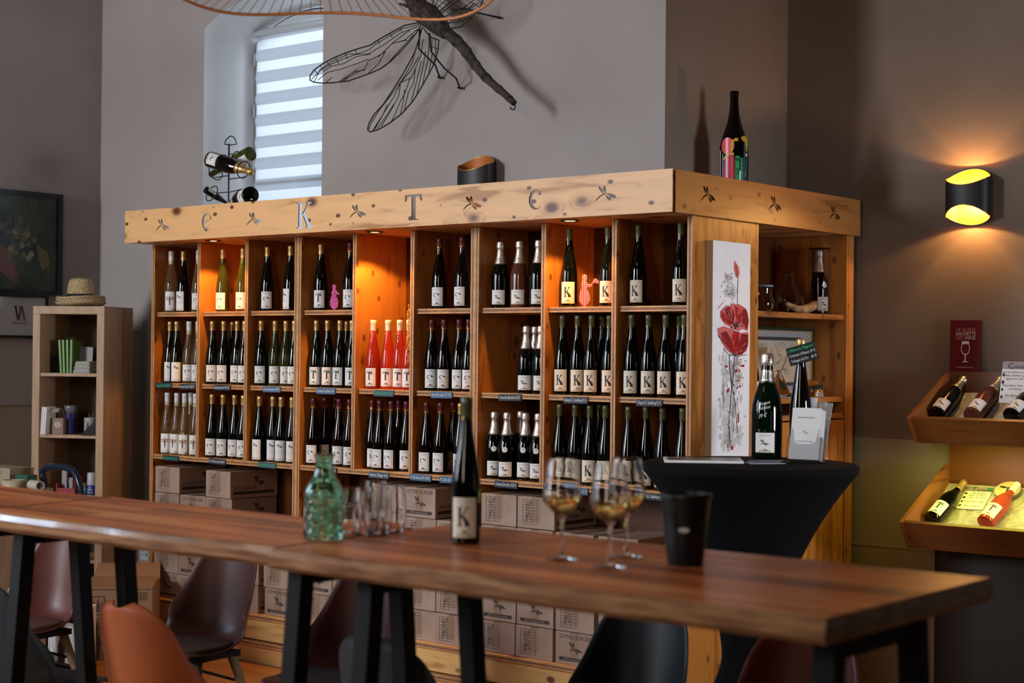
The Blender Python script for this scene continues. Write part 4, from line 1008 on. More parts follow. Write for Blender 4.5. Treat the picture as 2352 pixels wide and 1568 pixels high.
# acrylic brochure holders
M['brochure'] = noise_tint(mat('printed_brochure', (.6, .6, .65), .4), (.50, .54, .64), (.74, .74, .76), (1, 1, 1), 14, 3)
M['brochure2'] = noise_tint(mat('orange_grey_print', (.5, .4, .35), .4), (.30, .31, .36), (.72, .42, .26), (1, 1, 1), 16, 3, lo=.45, hi=.6)
def holder(u, v, W, H, rz, label, inner, tilt, dz=0):
    x, y = onr(u, v, .36)
    t = thing('brochure_holder', label, 'brochure holder', (x, y, RZ + .001), rz, 'clear acrylic brochure holders')
    T = Matrix.Rotation(-tilt, 4, 'X'); th = .003; b = MB()
    b.box(-W / 2, W / 2, .058, .058 + th, .010, H, 0, T)            # back plate
    lo = H * .55
    loop = [(-W / 2, .010), (W / 2, .010), (W / 2, lo + .03), (W / 2 - .014, lo + .03), (W / 2 - .022, lo - .02), (W * .18, lo - .03), (-W * .18, lo - .03), (-W / 2 + .022, lo - .02), (-W / 2 + .014, lo + .03), (-W / 2, lo + .03)]
    b.prism([loop], lambda x, z, s: T @ Vector((x, .0 + th * s, z)))
    for s_ in (-1, 1): b.box(s_ * W / 2 - th / 2, s_ * W / 2 + th / 2, .0035, .0575, .012, lo, 0, T)
    b.box(-W / 2 + .003, W / 2 - .003, .0035, .0575, .010, .013, 0, T)
    b.box(-W / 2, W / 2, -.004, .085, 0, .003)
    o = b.build('holder_body', 'clear_thin', t)
    return t, T
rzh = .12
h1, T1 = holder(1842, 1064, .135, .190, rzh, 'front clear acrylic holder full of white dragonfly leaflets', 0, .20)
for k in range(8):
    pass
x0 = h1.location
def leaflet(par, T, W, H, y, z, mats, label, cat, k, grp, prints=True, lean=0):
    o = thing('leaflet', label, cat, par.location, par.rotation_euler.z, grp)
    b = MB().box(-W / 2, W / 2, y, y + .0012, z, z + H, 0, T); b.build('sheet', mats[0], o)
    if prints:
        b = MB(); b.flat([place(dragonfly(1.3), 0, z + H * .52, .014)], lambda a, c: T @ Vector((a, y - .0006, c)))
        b.flat([[(-W * .3, z + H * .80), (W * .3, z + H * .80), (W * .3, z + H * .82), (-W * .3, z + H * .82)]], lambda a, c: T @ Vector((a, y - .0006, c)))
        b.flat([[(-W * .3, z + H * .34), (W * .3, z + H * .34), (W * .3, z + H * .355), (-W * .3, z + H * .355)]], lambda a, c: T @ Vector((a, y - .0006, c)))
        b.build('print', 'ink_grey', o)
    return o
leaflet(h1, T1, .118, .200, .005, .016, ['white'], 'white dragonfly leaflet at the front of the front holder', 'leaflet', 0, 'white dragonfly leaflets')
o = thing('leaflet_stack', 'thick stack of white leaflets behind the front leaflet in the acrylic holder', 'leaflets', h1.location, h1.rotation_euler.z)
b = MB()
for k in range(12): b.box(-.058, .058, .0075 + k * .0040, .0075 + k * .0040 + .0030, .016, .214 - (k % 3) * .002, 0, T1)
b.build('sheets', 'white', o); o['kind'] = 'stuff'
h2, T2 = holder(1900, 1050, .135, .205, rzh - .05, 'rear clear acrylic holder with picture postcards beside the wall side', 0, .22)
for k, (dx, hh, mt, nm) in enumerate(((-.020, .235, 'brochure', 'pale blue picture leaflet, tallest in the rear holder'), (.004, .205, 'brochure2', 'orange and grey picture leaflet in the middle of the rear holder'), (.020, .225, 'white', 'white edged card at the back of the rear holder'))):
    o = thing('picture_leaflet', nm, 'leaflet', h2.location, h2.rotation_euler.z, 'picture leaflets in the rear holder')
    Tk = T2 @ Matrix.Translation((dx, .008 + k * .016, .016)) @ Matrix.Rotation((.0, -.05, .06)[k], 4, 'Y')
    MB().box(-.050, .050, 0, .0015, 0, hh, 0, Tk).build('sheet', 'white', o)
    if mt != 'white': MB().box(-.046, .046, -.0008, -.0001, .01, hh - .006, 0, Tk).build('picture', mt, o)
xg, yg = onr(1765, 1062, .38)
o = thing('open_leaflet', 'folded leaflet lying flat at the front of the black round table', 'leaflet', (xg + .02, yg - .06, RZ + .0012), .9)
MB().box(-.07, .07, -.035, .035, 0, .0015).add([(-.07, .035, .0016), (.07, .035, .0016), (.07, -.030, .014), (-.07, -.030, .014)], [(3, 2, 1, 0), (0, 1, 2, 3)]).build('sheet', 'brochure', o)
xg, yg = onr(1645, 1058, .25)
o = thing('price_list_booklet', 'white flat booklet lying on the left of the black round table', 'booklet', (RC.x - .155, RC.y - .09, RZ + .001), .62)
MB().box(-.15, .15, -.105, .105, 0, .010).build('pages', 'white', o, bevel=.002)
MB().box(-.135, .135, -.09, .09, .0102, .0108).build('cover_print', noise_tint(mat('dark_cover_print', (.06, .06, .07), .3), (.02, .02, .03), (.35, .28, .22), (1, 1, 1), 9), o)
# ================================================================== POPPY PAINTING
PX = .264; TH = .035
a = atX(1638, 550, PX + TH); c = atX(1724, 560, PX + TH)
py0, py1, pz1, pz0 = a.y, c.y, 2.138, 1.03
t = thing('poppy_painting', 'tall narrow canvas with red poppies on the shelf side panel', 'painting', (0, 0, 0))
M['canvas'] = noise_tint(mat('canvas', (.6, .62, .65), .85), (.74, .76, .82), (.84, .84, .87), (1, 1, 1), 4, 4, .3, 300, .0006)
M['canvas_edge'] = mat('raw_canvas_edge', (.58, .44, .30), .85)
MB().box(PX, PX + TH - .001, py0, py1, pz0, pz1).build('stretcher', 'canvas_edge', t)
MB().box(PX + TH - .001, PX + TH, py0, py1, pz0, pz1).build('canvas', 'canvas', t)
PW, PH = py1 - py0, pz1 - pz0
s0x, s0y = 55, 25; sx, sy = PW / (320 - 55), 1 / 3.02 * dep(a) / F_PX  # drawing scale from the picture
def pf(e): return lambda x, y: (PX + TH + e, py0 + (x - 55) * sx, pz1 - (y - 32) * sy)
red1, red2, red3, smk, smk2, blk = (mat('dark_red_paint', (.22, .004, .008), .5), mat('red_paint', (.42, .008, .014), .5), mat('pink_red_paint', (.60, .13, .14), .6),
    mat('grey_brown_wash', (.32, .29, .27), .8), mat('pale_grey_wash', (.52, .52, .53), .8), mat('black_paint', (.015, .015, .018), .6))
rr = random.Random(5)
def blob(cx, cy, rx, ry, n=22, j=.25, rot=0):
    L = []
    for i in range(n):
        an = 2 * PI * i / n; k = 1 + j * (rr.random() - .5) * 2; x, y = rx * k * math.cos(an), ry * k * math.sin(an)
        L.append((cx + x * math.cos(rot) - y * math.sin(rot), cy + x * math.sin(rot) + y * math.cos(rot)))
    return L
b = MB()
def pp(L, e, m): b.flat([L[::-1]], lambda x, y: pf(e)(x, y), m)
E0 = .0004
def wash(L, e, m, k, cnt):
    for cx, cy, rx, ry in L:
        for i in range(cnt):
            x, y = rr.gauss(cx, rx * .52), rr.gauss(cy, ry * .5)
            if 62 < x < 312 and 60 < y < 1500: pp(blob(x, y, rx * rr.uniform(.05, .22) * k, ry * rr.uniform(.05, .20) * k, 9, .45), e * (1 + .001 * i), m)
wash(((165, 300, 28, 45), (165, 390, 30, 40), (200, 380, 20, 50), (148, 1000, 28, 130), (150, 1250, 35, 160), (215, 1080, 40, 220), (190, 1380, 60, 130), (240, 980, 30, 35), (140, 870, 22, 60), (255, 1400, 22, 60)), E0, 4, 1.3, 46)
wash(((150, 280, 12, 30), (185, 400, 16, 26), (200, 940, 30, 90), (205, 1200, 16, 120), (175, 1420, 22, 80), (135, 1100, 9, 90), (245, 985, 22, 26), (230, 870, 20, 40)), E0 * 2, 3, 1.2, 40)
for i in range(60):
    cx = rr.gauss(165, 26); cy = rr.uniform(240, 450); pp(blob(cx, cy, rr.uniform(1, 4), rr.uniform(1, 5), 6, .4), E0 * 3, 5 if rr.random() < .4 else 3)
for i in range(70):
    cx = rr.gauss(190, 34); cy = rr.uniform(840, 1480); pp(blob(max(60, cx), cy, rr.uniform(.8, 2.5), rr.uniform(2, 16), 6, .4), E0 * 3, 5 if rr.random() < .5 else 3)
def line(pts, w_, e, m):
    for i in range(len(pts) - 1):
        (x0, y0), (x1, y1) = pts[i], pts[i + 1]; d = math.hypot(x1 - x0, y1 - y0) + 1e-6; nx, ny = -(y1 - y0) / d * w_, (x1 - x0) / d * w_
        pp([(x0 - nx, y0 - ny), (x1 - nx, y1 - ny), (x1 + nx, y1 + ny), (x0 + nx, y0 + ny)], e, m)
line([(230, 290), (228, 380), (226, 460)], 1.6, E0 * 4, 5)
line([(173, 830), (178, 930), (192, 1040), (182, 1200), (172, 1320), (186, 1460)], 2, E0 * 4, 5); line([(208, 840), (204, 950), (192, 1040)], 2.2, E0 * 4, 5); line([(192, 1040), (215, 1150), (230, 1300), (236, 1380)], 1.6, E0 * 4, 5)
line([(130, 785), (175, 830), (240, 835), (298, 822)], 2, E0 * 4, 5); line([(88, 507), (128, 458)], 2, E0 * 4, 2)
pp([(203, 160), (214, 175), (234, 200), (241, 240), (230, 290), (212, 265), (200, 215)], E0 * 4, 2); line([(212, 190), (222, 270)], 3, E0 * 5, 0)
# upper and lower flower
pp([(128, 500), (150, 478), (176, 482), (205, 470), (232, 462), (258, 478), (285, 492), (303, 530), (310, 590), (300, 655), (262, 640), (235, 660), (200, 640), (170, 628), (135, 610), (108, 560), (108, 525)], E0 * 5, 2)
pp([(142, 500), (175, 486), (208, 540), (195, 610), (165, 615), (140, 560)], E0 * 6, 0); pp([(205, 475), (250, 500), (255, 590), (225, 610), (212, 540)], E0 * 6, 1); pp([(262, 500), (290, 500), (308, 575), (298, 650), (262, 600)], E0 * 6, 0); pp([(112, 540), (140, 545), (160, 610), (120, 585)], E0 * 6.5, 1)
pp([(88, 645), (130, 625), (175, 640), (215, 660), (262, 670), (306, 660), (308, 740), (292, 800), (240, 832), (195, 825), (150, 790), (118, 735), (95, 690)], E0 * 6.2, 2)
pp([(105, 675), (150, 660), (185, 720), (205, 815), (165, 790), (128, 740)], E0 * 7, 0); pp([(190, 650), (240, 665), (245, 790), (205, 815), (190, 740)], E0 * 7.2, 1); pp([(255, 675), (304, 680), (302, 770), (262, 825), (225, 825), (240, 740)], E0 * 7.4, 0); pp([(170, 640), (200, 640), (196, 690), (176, 680)], E0 * 7.6, 2)
def streaks(x0, y0, x1, y1, sp, n_, e):
    for i in range(n_):
        t0 = rr.uniform(.25, .6); t1 = t0 + rr.uniform(.2, .42); ox = rr.gauss(0, sp); ax, ay = x0 + (x1 - x0) * t0 + ox * t0, y0 + (y1 - y0) * t0; bx, by = x0 + (x1 - x0) * t1 + ox * t1, y0 + (y1 - y0) * t1
        w_ = rr.uniform(1, 4); pp([(ax - w_ * .3, ay), (bx - w_, by), (bx + w_, by + rr.uniform(-5, 5)), (ax + w_ * .3, ay)], e * (1 + .002 * i), rr.choice((0, 0, 1, 2)))
for tx_, ty_ in ((125, 520), (155, 495), (185, 488), (235, 478), (265, 492), (296, 540), (300, 610)): streaks(214, 625, tx_, ty_, 12, 6, E0 * 7.0)
for tx_, ty_ in ((100, 660), (125, 725), (150, 770), (195, 655), (235, 665), (280, 670), (300, 720), (290, 780)): streaks(205, 825, tx_, ty_, 14, 6, E0 * 7.8)
for i in range(26): a_ = rr.uniform(PI, 2 * PI); pp(blob(208 + 100 * math.cos(a_), 600 + 132 * math.sin(a_), rr.uniform(2, 7), rr.uniform(2, 8), 7, .5), E0 * 5.2, rr.choice((1, 2, 2)))
for i in range(34): pp(blob(rr.gauss(213, 22), rr.gauss(618, 13), rr.uniform(3, 7), rr.uniform(3, 7), 7, .3), E0 * (8 + i * .02), 5)
for i in range(12): pp(blob(rr.gauss(212, 14), rr.gauss(820, 8), 5, 4, 7, .3), E0 * (8 + i * .02), 5)
for cx, cy, rx, ry in ((266, 902, 14, 9), (288, 868, 6, 4), (222, 938, 8, 12), (246, 938, 4, 12), (166, 1076, 9, 16), (150, 908, 8, 9), (250, 1050, 6, 8), (238, 1010, 20, 3), (240, 1270, 4, 30), (197, 1484, 7, 16), (232, 1060, 4, 10)): pp(blob(cx, cy, rx, ry, 9, .4), E0 * 8, 1)
b.build('poppies', [red1, red2, red3, smk, smk2, blk], t)

# ================================================================== THINGS IN THE CORNER CABINET
zc = 1.851
# boxed sparkling bottle in a clear gift tube
p = atX(1881, 640, .10); by = p.y
p = atX(1881, 700, .13)
bt = bottle('cremm', (.13, p.y, zc + .004), 1.15, 'sparkling wine bottle inside a clear tube on the cabinet top shelf', None)
g = thing('clear_bottle_tube', 'clear plastic gift tube round the sparkling bottle in the corner cabinet', 'tube', (.13, p.y, zc + .0005))
MB().lathe([(.052, 0), (.052, .325)], 40).lathe([(.0505, .325), (.0505, .0)], 40).lathe([(0, 0), (.052, 0)], 40).build('tube_wall', 'clear_thin', g)
MB().lathe([(.0525, .322), (.0530, .3255), (.051, .327), (0, .327)], 40).build('tube_lid', 'clear_thin', g)
M['smoke_glass'] = mat('smoked_glass', (.80, .76, .68), .02, trans=1, ior=1.45)
p = atX(1813, 700, .08); t = thing('cut_glass_decanter', 'dark cut glass decanter on the cabinet top shelf', 'decanter', (.08, p.y, zc + .0008))
MB().lathe([(0, 0), (.062, 0), (.068, .006), (.070, .02), (.070, .085), (.060, .105), (.038, .132), (.026, .155), (.022, .18), (.024, .195), (.027, .198), (.0225, .198), (.018, .18), (.022, .155), (.034, .130), (.054, .103), (.064, .083), (.064, .012), (0, .010)], 20, smooth=False).build('glass_body', 'smoke_glass', t)
MB().lathe([(0, .014), (.062, .014), (.062, .05), (0, .05)], 20).build('dregs', mat('brown_liquid', (.12, .05, .02), .1), t)
p = atX(1752, 700, .10); t = thing('glass_jar', 'glass jar with blue rim at the left of the cabinet top shelf', 'jar', (.10, p.y, zc + .0008))
MB().lathe([(0, 0), (.040, 0), (.052, .012), (.055, .05), (.046, .075), (.044, .09), (.048, .12), (.046, .12), (.042, .09), (.044, .076), (.052, .05), (.049, .014), (0, .006)], 30).build('jar_body', 'smoke_glass', t)
MB().lathe([(.048, .119), (.0495, .121), (.0495, .126), (.048, .128), (.046, .126), (.046, .121)], 30).build('rim', mat('blue_rim', (.12, .22, .30), .3), t)
p = atX(1781, 700, .03); t = thing('cut_glass_bowl', 'dim cut glass bowl between jar and decanter', 'bowl', (.03, p.y, zc + .0008))
MB().lathe([(0, 0), (.030, 0), (.034, .01), (.046, .05), (.052, .09), (.049, .09), (.042, .05), (.030, .014), (0, .012)], 14, smooth=False).build('bowl_body', 'smoke_glass', t)
p0 = atX(1808, 712, .205); p1 = atX(1874, 720, .205)
horn = MB().tube([(.20, p0.y + (p1.y - p0.y) * i / 8, zc + .018 + .026 * (1 - math.sin(PI * i / 8))) for i in range(9)], [.010 + .012 * min(1, i / 5) for i in range(9)], 12).build('drinking_horn', noise_tint(mat('weathered_horn', (.2, .13, .07), .7), (.10, .06, .03), (.34, .24, .14), (1, 1, 1), 30, 4, .5, 90, .003))
tag(horn, 'curved weathered wooden horn lying in front of the decanter', 'horn')
# framed map standing at the back of the middle shelf
zm = 1.456
pa = atX(1700, 760, .09); pb = atX(1926, 758, .09); pt = atX(1926, 757, .09).z
my0, my1, mz0, mz1 = .56, pb.y - .01, zm + .002, pt
my1 = min(my1, 1.345)
t = thing('framed_map', 'framed old map with grey mount standing in the corner cabinet', 'framed map', (.08, 0, 0))
def frm(b, y0, y1, z0, z1, w_, x0, x1, m=0):
    b.box(x0, x1, y0, y1, z0, z0 + w_, m); b.box(x0, x1, y0, y1, z1 - w_, z1, m); b.box(x0, x1, y0, y0 + w_, z0 + w_, z1 - w_, m); b.box(x0, x1, y1 - w_, y1, z0 + w_, z1 - w_, m)
    return b
frm(MB(), my0, my1, mz0, mz1, .012, 0, .018).build('outer_frame', mat('dark_green_frame', (.008, .03, .02), .3), t)
frm(MB(), my0 + .012, my1 - .012, mz0 + .012, mz1 - .012, .004, .004, .016).build('gold_fillet', 'gold', t)
MB().box(.002, .006, my0 + .014, my1 - .014, mz0 + .014, mz1 - .014).build('mount', mat('grey_mount', (.30, .28, .30), .8), t)
q0, q1, w0, w1 = my0 + .06, my1 - .115, mz0 + .05, mz1 - .045
frm(MB(), q0, q1, w0, w1, .016, .0062, .0082).build('inner_frame', mat('grey_inner_frame', (.045, .043, .046), .5), t)
MB().box(.006, .0072, q0 + .014, q1 - .014, w0 + .014, w1 - .014).build('map_sheet', mat('aged_map_paper', (.42, .38, .30), .8), t)
b = MB(); rr = random.Random(11); gx = lambda y, z: (.0076, y, z)
for k in range(46):
    y, z = rr.uniform(q0 + .03, q1 - .03), rr.uniform(w0 + .03, w1 - .03); a = rr.random() * 6
    for s_ in range(6):
        y2, z2 = y + .016 * math.cos(a), z + .012 * math.sin(a)
        if not (q0 + .02 < y2 < q1 - .02 and w0 + .02 < z2 < w1 - .02): break
        nx, nz = -math.sin(a) * .0008, math.cos(a) * .0008
        b.flat([[(y - nx, z - nz), (y2 - nx, z2 - nz), (y2 + nx, z2 + nz), (y + nx, z + nz)]], gx); y, z = y2, z2; a += rr.uniform(-.9, .9)
b.build('map_lines', 'ink', t)
# hourglass-shaped glass goblet, glasses and small things before the map
p = atX(1790, 890, .185)
t = thing('flared_glass_vase', 'tall hourglass-shaped clear glass in front of the framed map', 'glass vase', (.185, p.y, zm + .0008))
MB().lathe([(0, 0), (.047, 0), (.050, .004), (.046, .03), (.030, .07), (.010, .112), (.008, .118), (.012, .125), (.030, .17), (.042, .215), (.044, .232), (.0425, .232), (.040, .214), (.028, .17), (.010, .127), (0, .124)], 36).build('vase_body', 'clear', t)
MB().lathe([(0, .233), (.041, .2325)], 30).build('rim_shadow', 'clear_thin', t) if False else None
p = atX(1745, 850, .15)
t = bottle('c', (.19, .602, zm + .0008), .9, 'dark bottle at the left of the middle cabinet shelf, half hidden by the painting', None)
t.scale = (1, 1, .75)
p = atX(1868, 870, .18)
g = MB().lathe([(0, 0), (.048, 0), (.052, .01), (.046, .05), (.030, .075), (0, .085)], 26).build('glass_paperweight', 'clear'); g.location = (.18, p.y, zm + .0008); tag(g, 'domed clear glass paperweight in front of the framed map', 'paperweight')

# ================================================================== ON TOP OF THE CANOPY
zt = CZ1
SOF = CZ0 + .0205
# painted demijohn-shaped bottle
p = atZ(1686, 418, SOF); x = .02; q = atY(1686, 300, .70)
d = (q - CAM); bx, by_ = q.x, q.y
t = thing('painted_display_bottle', 'giant black bottle painted with colourful figures on top of the canopy', 'display bottle', (bx, by_, SOF + .0008))
D = dep(Vector((bx, by_, 2.7))); top = CAM.z; k = D / F_PX
ztop = atY(1686, 210, by_).z; H = ztop - SOF; RB = 33.5 * k
prof = [(.92, 0), (1, .01), (1, .54), (.97, .575), (.86, .63), (.66, .70), (.48, .76), (.37, .82), (.31, .88), (.285, .95), (.28, .965), (.31, .967), (.31, .99), (.27, 1.0), (0, 1.0)]
prof = [(r * RB, z * H) for r, z in prof]; prof[2] = (RB, H * .50)
MB().lathe([(0, 0)] + prof, 40).build('glass_body', 'glass_brown', t)
vz = lambda v: atY(1686, v, by_).z - SOF
cam_a = math.atan2(CAM.x - bx, -(CAM.y - by_))
def bf(e): return lambda u, v: ((RB + e) * math.sin((u - 1687) * k / RB * 1.12 + cam_a), -(RB + e) * math.cos((u - 1687) * k / RB * 1.12 + cam_a), vz(v))
b = MB()
def bp(L, e, m): b.flat([L], bf(e), m, 3)
bp([(u, v) for u, v in arc(1673, 339, 15, 19, 0, 345, 22)], .0008, 0)
bp([(1683, 358), (1679, 345), (1682, 328), (1690, 321), (1696, 322), (1695, 329), (1688, 329), (1685, 340), (1684, 356)], .0012, 1)
bp([(1701, 320), (1708, 316), (1718, 318), (1721, 335), (1720, 352), (1715, 350), (1712, 330), (1706, 328)], .0012, 1)
bp([(1663, 369), (1672, 356), (1687, 355), (1688, 359), (1675, 361), (1666, 372)], .0014, 1)
bp([(1666, 372), (1675, 360), (1687, 359), (1689, 372), (1690, 440), (1664, 440), (1664, 390)], .0010, 2)
bp([(1690, 362), (1699, 362), (1699, 440), (1690, 440)], .0010, 3); bp([(1701, 366), (1708, 366), (1708, 440), (1701, 440)], .0010, 3)
bp([(1709, 330), (1713, 332), (1713, 440), (1709, 440)], .0010, 4); bp([(1715, 362), (1720, 362), (1720, 440), (1716, 440)], .0010, 4)
bp([(1661, 356), (1664, 356), (1664, 440), (1661, 440)], .0011, 5); bp([(1651, 345), (1655, 350), (1655, 440), (1651, 440)], .0010, 6)
bp([(1713, 355), (1720, 355), (1720, 362), (1714, 362)], .0016, 6)
b.build('painted_figures', [mat('pink_enamel', (.70, .08, .10), .3), mat('mustard_enamel', (.50, .30, .01), .35), mat('crimson_enamel', (.40, .005, .035), .3), noise_tint(mat('green_enamel', (.01, .22, .08), .3), (.005, .07, .04), (.02, .40, .12), (1, 1, 1), 60), mat('teal_enamel', (.01, .10, .16), .3), mat('light_blue_enamel', (.15, .35, .55), .3), mat('cream_enamel', (.65, .50, .36), .4)], t)
# wire rack with four bottles
q = atY(526, 400, .07); rx_, ry_ = q.x, q.y
t = thing('wire_bottle_rack', 'black wire stand holding four tilted bottles on the canopy below the window', 'bottle rack', (rx_, ry_, SOF + .001))
def W(u, v, dy=0): q = atY(u, v, ry_ + dy); return Vector((q.x - rx_, q.y - ry_, q.z - SOF - .001))
top = W(532, 318); zt_ = top.z
b = MB().tube([(0, 0, .004), (W(526, 330).x, 0, W(526, 330).z)], .0045, 8)
b.tube([W(516, 331), W(518, 323), W(525, 315), (W(532, 312)), W(539, 317), W(544, 331), W(530, 333)], .0032, 8, closed=True)
b.build('stem_and_handle', 'wire', t)
MB().tube([(.10 * math.cos(a), .10 * math.sin(a), .004) for a in [2 * PI * k / 24 for k in range(24)]], .004, 8, closed=True).tube([(-.10, 0, .004), (.10, 0, .004)], .0035, 6).tube([(0, -.10, .004), (0, .10, .004)], .0035, 6).build('base_ring', 'wire', t)
def tilt_bottle(ty, ub, vb, yb, ut, vt, yt, label, rot):
    a = atY(ub, vb, yb); c = atY(ut, vt, yt); d = (c - a); L = d.length; d.normalize()
    H = PF[TYPES[ty][0]]['H']
    R = d.to_track_quat('Z', 'Y').to_matrix().to_4x4()
    tc_ = R.to_3x3().inverted() @ (CAM - a); rot = math.atan2(tc_.x, -tc_.y) + rot
    Mx = Matrix.Translation(a) @ R @ Matrix.Rotation(rot, 4, 'Z') @ Matrix.Scale(min(1.05, L / H), 4)
    o = bottle(ty, (0, 0, 0), 0, label, 'bottles in the wire stand', M4=Mx)
    return a, d, L
TYPES['olv'] = ('flute', 'glass_green', 'glass_green', 'fly', '')
TYPES['crs'] = ('sparkling', 'glass_brown', 'gold_cap', 'crem', '')
def ring(a, d, f, L, r=.046):
    c = a + d * (L * f) - Vector((rx_, ry_, SOF + .001)); q = d.to_track_quat('Z', 'Y').to_matrix()
    pts = [c + q @ Vector((r * math.cos(s_), r * math.sin(s_), 0)) for s_ in [2 * PI * k / 20 for k in range(20)]]
    MB().tube(pts, .003, 8, closed=True).tube([min(pts, key=lambda p: Vector((p.x, p.y)).length), Vector((0, 0, min(pts, key=lambda p: Vector((p.x, p.y)).length).z))], .003, 6).build('holding_ring', 'wire', t)
for args, fs in ((('crs', 482, 366, -.005, 600, 402, .03, 'upper front bottle in the wire stand, silver-necked sparkling wine pointing right', -.15), (.25, .66)),
                 (('olv', 577, 352, .115, 447, 420, .13, 'upper rear bottle in the wire stand, bare olive glass neck pointing left', -.5), (.2, .62)),
                 (('fly', 472, 435, .03, 530, 472, .20, 'lower left bottle in the wire stand, olive glass with pale label', -.9), (.25,)),
                 (('crem', 577, 447, -.02, 500, 480, .16, 'lower right bottle in the wire stand, its dark base facing the room', .4), (.2,))):
    a, d, L = tilt_bottle(*args)
    for f_ in fs: ring(a, d, f_, L)
# ================================================================== WALL SCONCES
M['sconce_out'] = mat('black_sconce', (.008, .007, .008), .5)
M['sconce_in'] = mat('gold_leaf_inside', (.36, .095, .004), .55, metal=.2)
def sconce(x, yw, zb, w_, h, label, power):
    t = thing('wall_sconce', label, 'wall lamp', (x, yw - .005, zb), 0, 'black and gold wall sconces')
    a, bb = w_ / 2, .062; cy = -.066; n = 48; sg = .034
    def ztop(an): s_ = -math.sin(an); return h + (-.036 * s_ ** 1.6 if s_ > 0 else .046 * (-s_) ** 1.6)
    def zbot(an): s_ = -math.sin(an); return (.050 * s_ ** 1.6 if s_ > 0 else -.036 * (-s_) ** 1.6)
    for nm, k, m in (('outer_shell', 1.0, 'sconce_out'), ('gold_lining', .975, 'sconce_in')):
        rows = []
        for j in range(9):
            rows.append([(a * k * math.cos(an), cy + bb * k * math.sin(an), zbot(an) + (ztop(an) - zbot(an)) * j / 8) for an in [2 * PI * q / n for q in range(n)]])
        if nm == 'gold_lining': rows = rows[::-1]
        MB().grid(rows, 0, True, close=True).build(nm, m, t)
    rt_ = [(a * .988 * math.cos(an), cy + bb * .988 * math.sin(an), ztop(an)) for an in [2 * PI * q / n for q in range(n)]]
    rb_ = [(a * .988 * math.cos(an), cy + bb * .988 * math.sin(an), zbot(an)) for an in [2 * PI * q / n for q in range(n)]]
    MB().tube(rt_, .0016, 6, closed=True).tube(rb_, .0016, 6, closed=True).build('rim', 'gold', t)
    MB().box(-.03, .03, -.012, .004, h * .3, h * .7).build('wall_bracket', 'sconce_out', t)
    MB().lathe([(0, -.016), (.014, -.014), (.016, 0), (.014, .014), (0, .016)], 16, T=Matrix.Translation((0, cy, h / 2))).build('bulb_holder', 'sconce_out', t)
    for s_ in (1, -1):
        l = bpy.data.lights.new('bulb', 'POINT'); l.energy = power; l.color = (1, .55, .16); l.shadow_soft_size = .008
        o = bpy.data.objects.new('bulb', l); COL.objects.link(o); o.parent = t; o.location = (0, cy, h / 2 + s_ * .045)
    return t
q = atY(2217, 409, YS - .066); q2 = atY(2217, 497, YS - .066)
sconce(q.x + .015, YS, q2.z, .214, q.z - q2.z, 'glowing black and gold sconce on the right-hand wall', 15)
q = atY(1090, 400, YB - .066)
sconce(q.x + .01, YB, 2.41, .214, .175, 'unlit black and gold sconce on the back wall, half hidden by the canopy', .0) 

# ================================================================== DRAGONFLY SCULPTURE
YD2 = .20
def Q(u, v, dy=0): q = atY(u, v, YD2 + dy); return Vector((q.x, q.y, q.z))
c0 = Q(1000, 50)
t = thing('dragonfly_sculpture', 'big dark dragonfly sculpture of bark and bent wire on the back wall', 'wall sculpture', c0)
M['bark'] = noise_tint(mat('dark_bark', (.03, .02, .015), .85), (.012, .008, .006), (.06, .042, .03), (1, 1, 1), 40, 5, .8, 60, .006)
def L_(pts, dy=0): return [Q(u, v, dy if not isinstance(dy, (list, tuple)) else dy[i]) - c0 for i, (u, v) in enumerate(pts)]
# tail of knobbly branch
n = 26; pts = []; rs = []
for i in range(n + 1):
    s_ = i / n; pts.append((1022 + (1180 - 1022) * s_ + 3 * math.sin(s_ * 9), 72 + (240 - 72) * s_ - 4 * math.sin(s_ * 7))); rs.append(.030 * (1 - .50 * s_) * (1 + .16 * (1 if i % 4 == 0 else 0)))
MB().tube(L_(pts, -.02), rs, 12).build('tail_branch', 'bark', t)
MB().tube(L_([(1180, 236), (1184, 246), (1181, 252), (1174, 250), (1172, 246)], -.02), .0035, 8).build('tail_hook', 'wire', t)
MB().tube(L_([(948, 8), (962, 22), (985, 36), (1008, 58), (1026, 78)], -.03), [.030, .055, .060, .050, .030], 14).build('thorax', 'bark', t)
MB().tube(L_([(940, -30), (948, -12), (958, 6), (966, 18)], -.03), [.03, .05, .052, .035], 14).build('head', 'bark', t)
def wing(name, outline, veins, dy):
    b = MB(); b.tube(L_(outline, dy), .0036, 6, closed=True)
    for v in veins: b.tube(L_(v, dy), .0022, 5)
    return b.build(name, 'wire', t)
# lower left wing
o1 = [(962, 52), (930, 58), (896, 76), (868, 92), (850, 104), (822, 112), (792, 122), (764, 134), (742, 146), (722, 160), (712, 174), (712, 184), (722, 189), (742, 191), (766, 190), (800, 186), (840, 172), (874, 158), (898, 140), (920, 118), (940, 96), (956, 76), (966, 60)]
v1 = [[(962, 56), (924, 66), (892, 84), (862, 102), (848, 114), (820, 124), (786, 136), (758, 148), (738, 160), (716, 182)],
      [(962, 60), (920, 76), (880, 104), (845, 124), (800, 124), (764, 140), (735, 160), (722, 188)], [(852, 124), (818, 130), (790, 146), (760, 152), (742, 165)],
      [(846, 136), (815, 148), (785, 158), (752, 166), (730, 184)], [(886, 118), (866, 130), (846, 140), (838, 158), (812, 170), (790, 186)], [(884, 120), (870, 146), (846, 168)],
      [(960, 66), (930, 92), (900, 100), (934, 92)], [(950, 80), (920, 112), (885, 152)], [(840, 160), (810, 166), (785, 187)], [(820, 160), (796, 176), (778, 188)], [(762, 178), (748, 190)],
      [(940, 70), (905, 96), (870, 130)]]
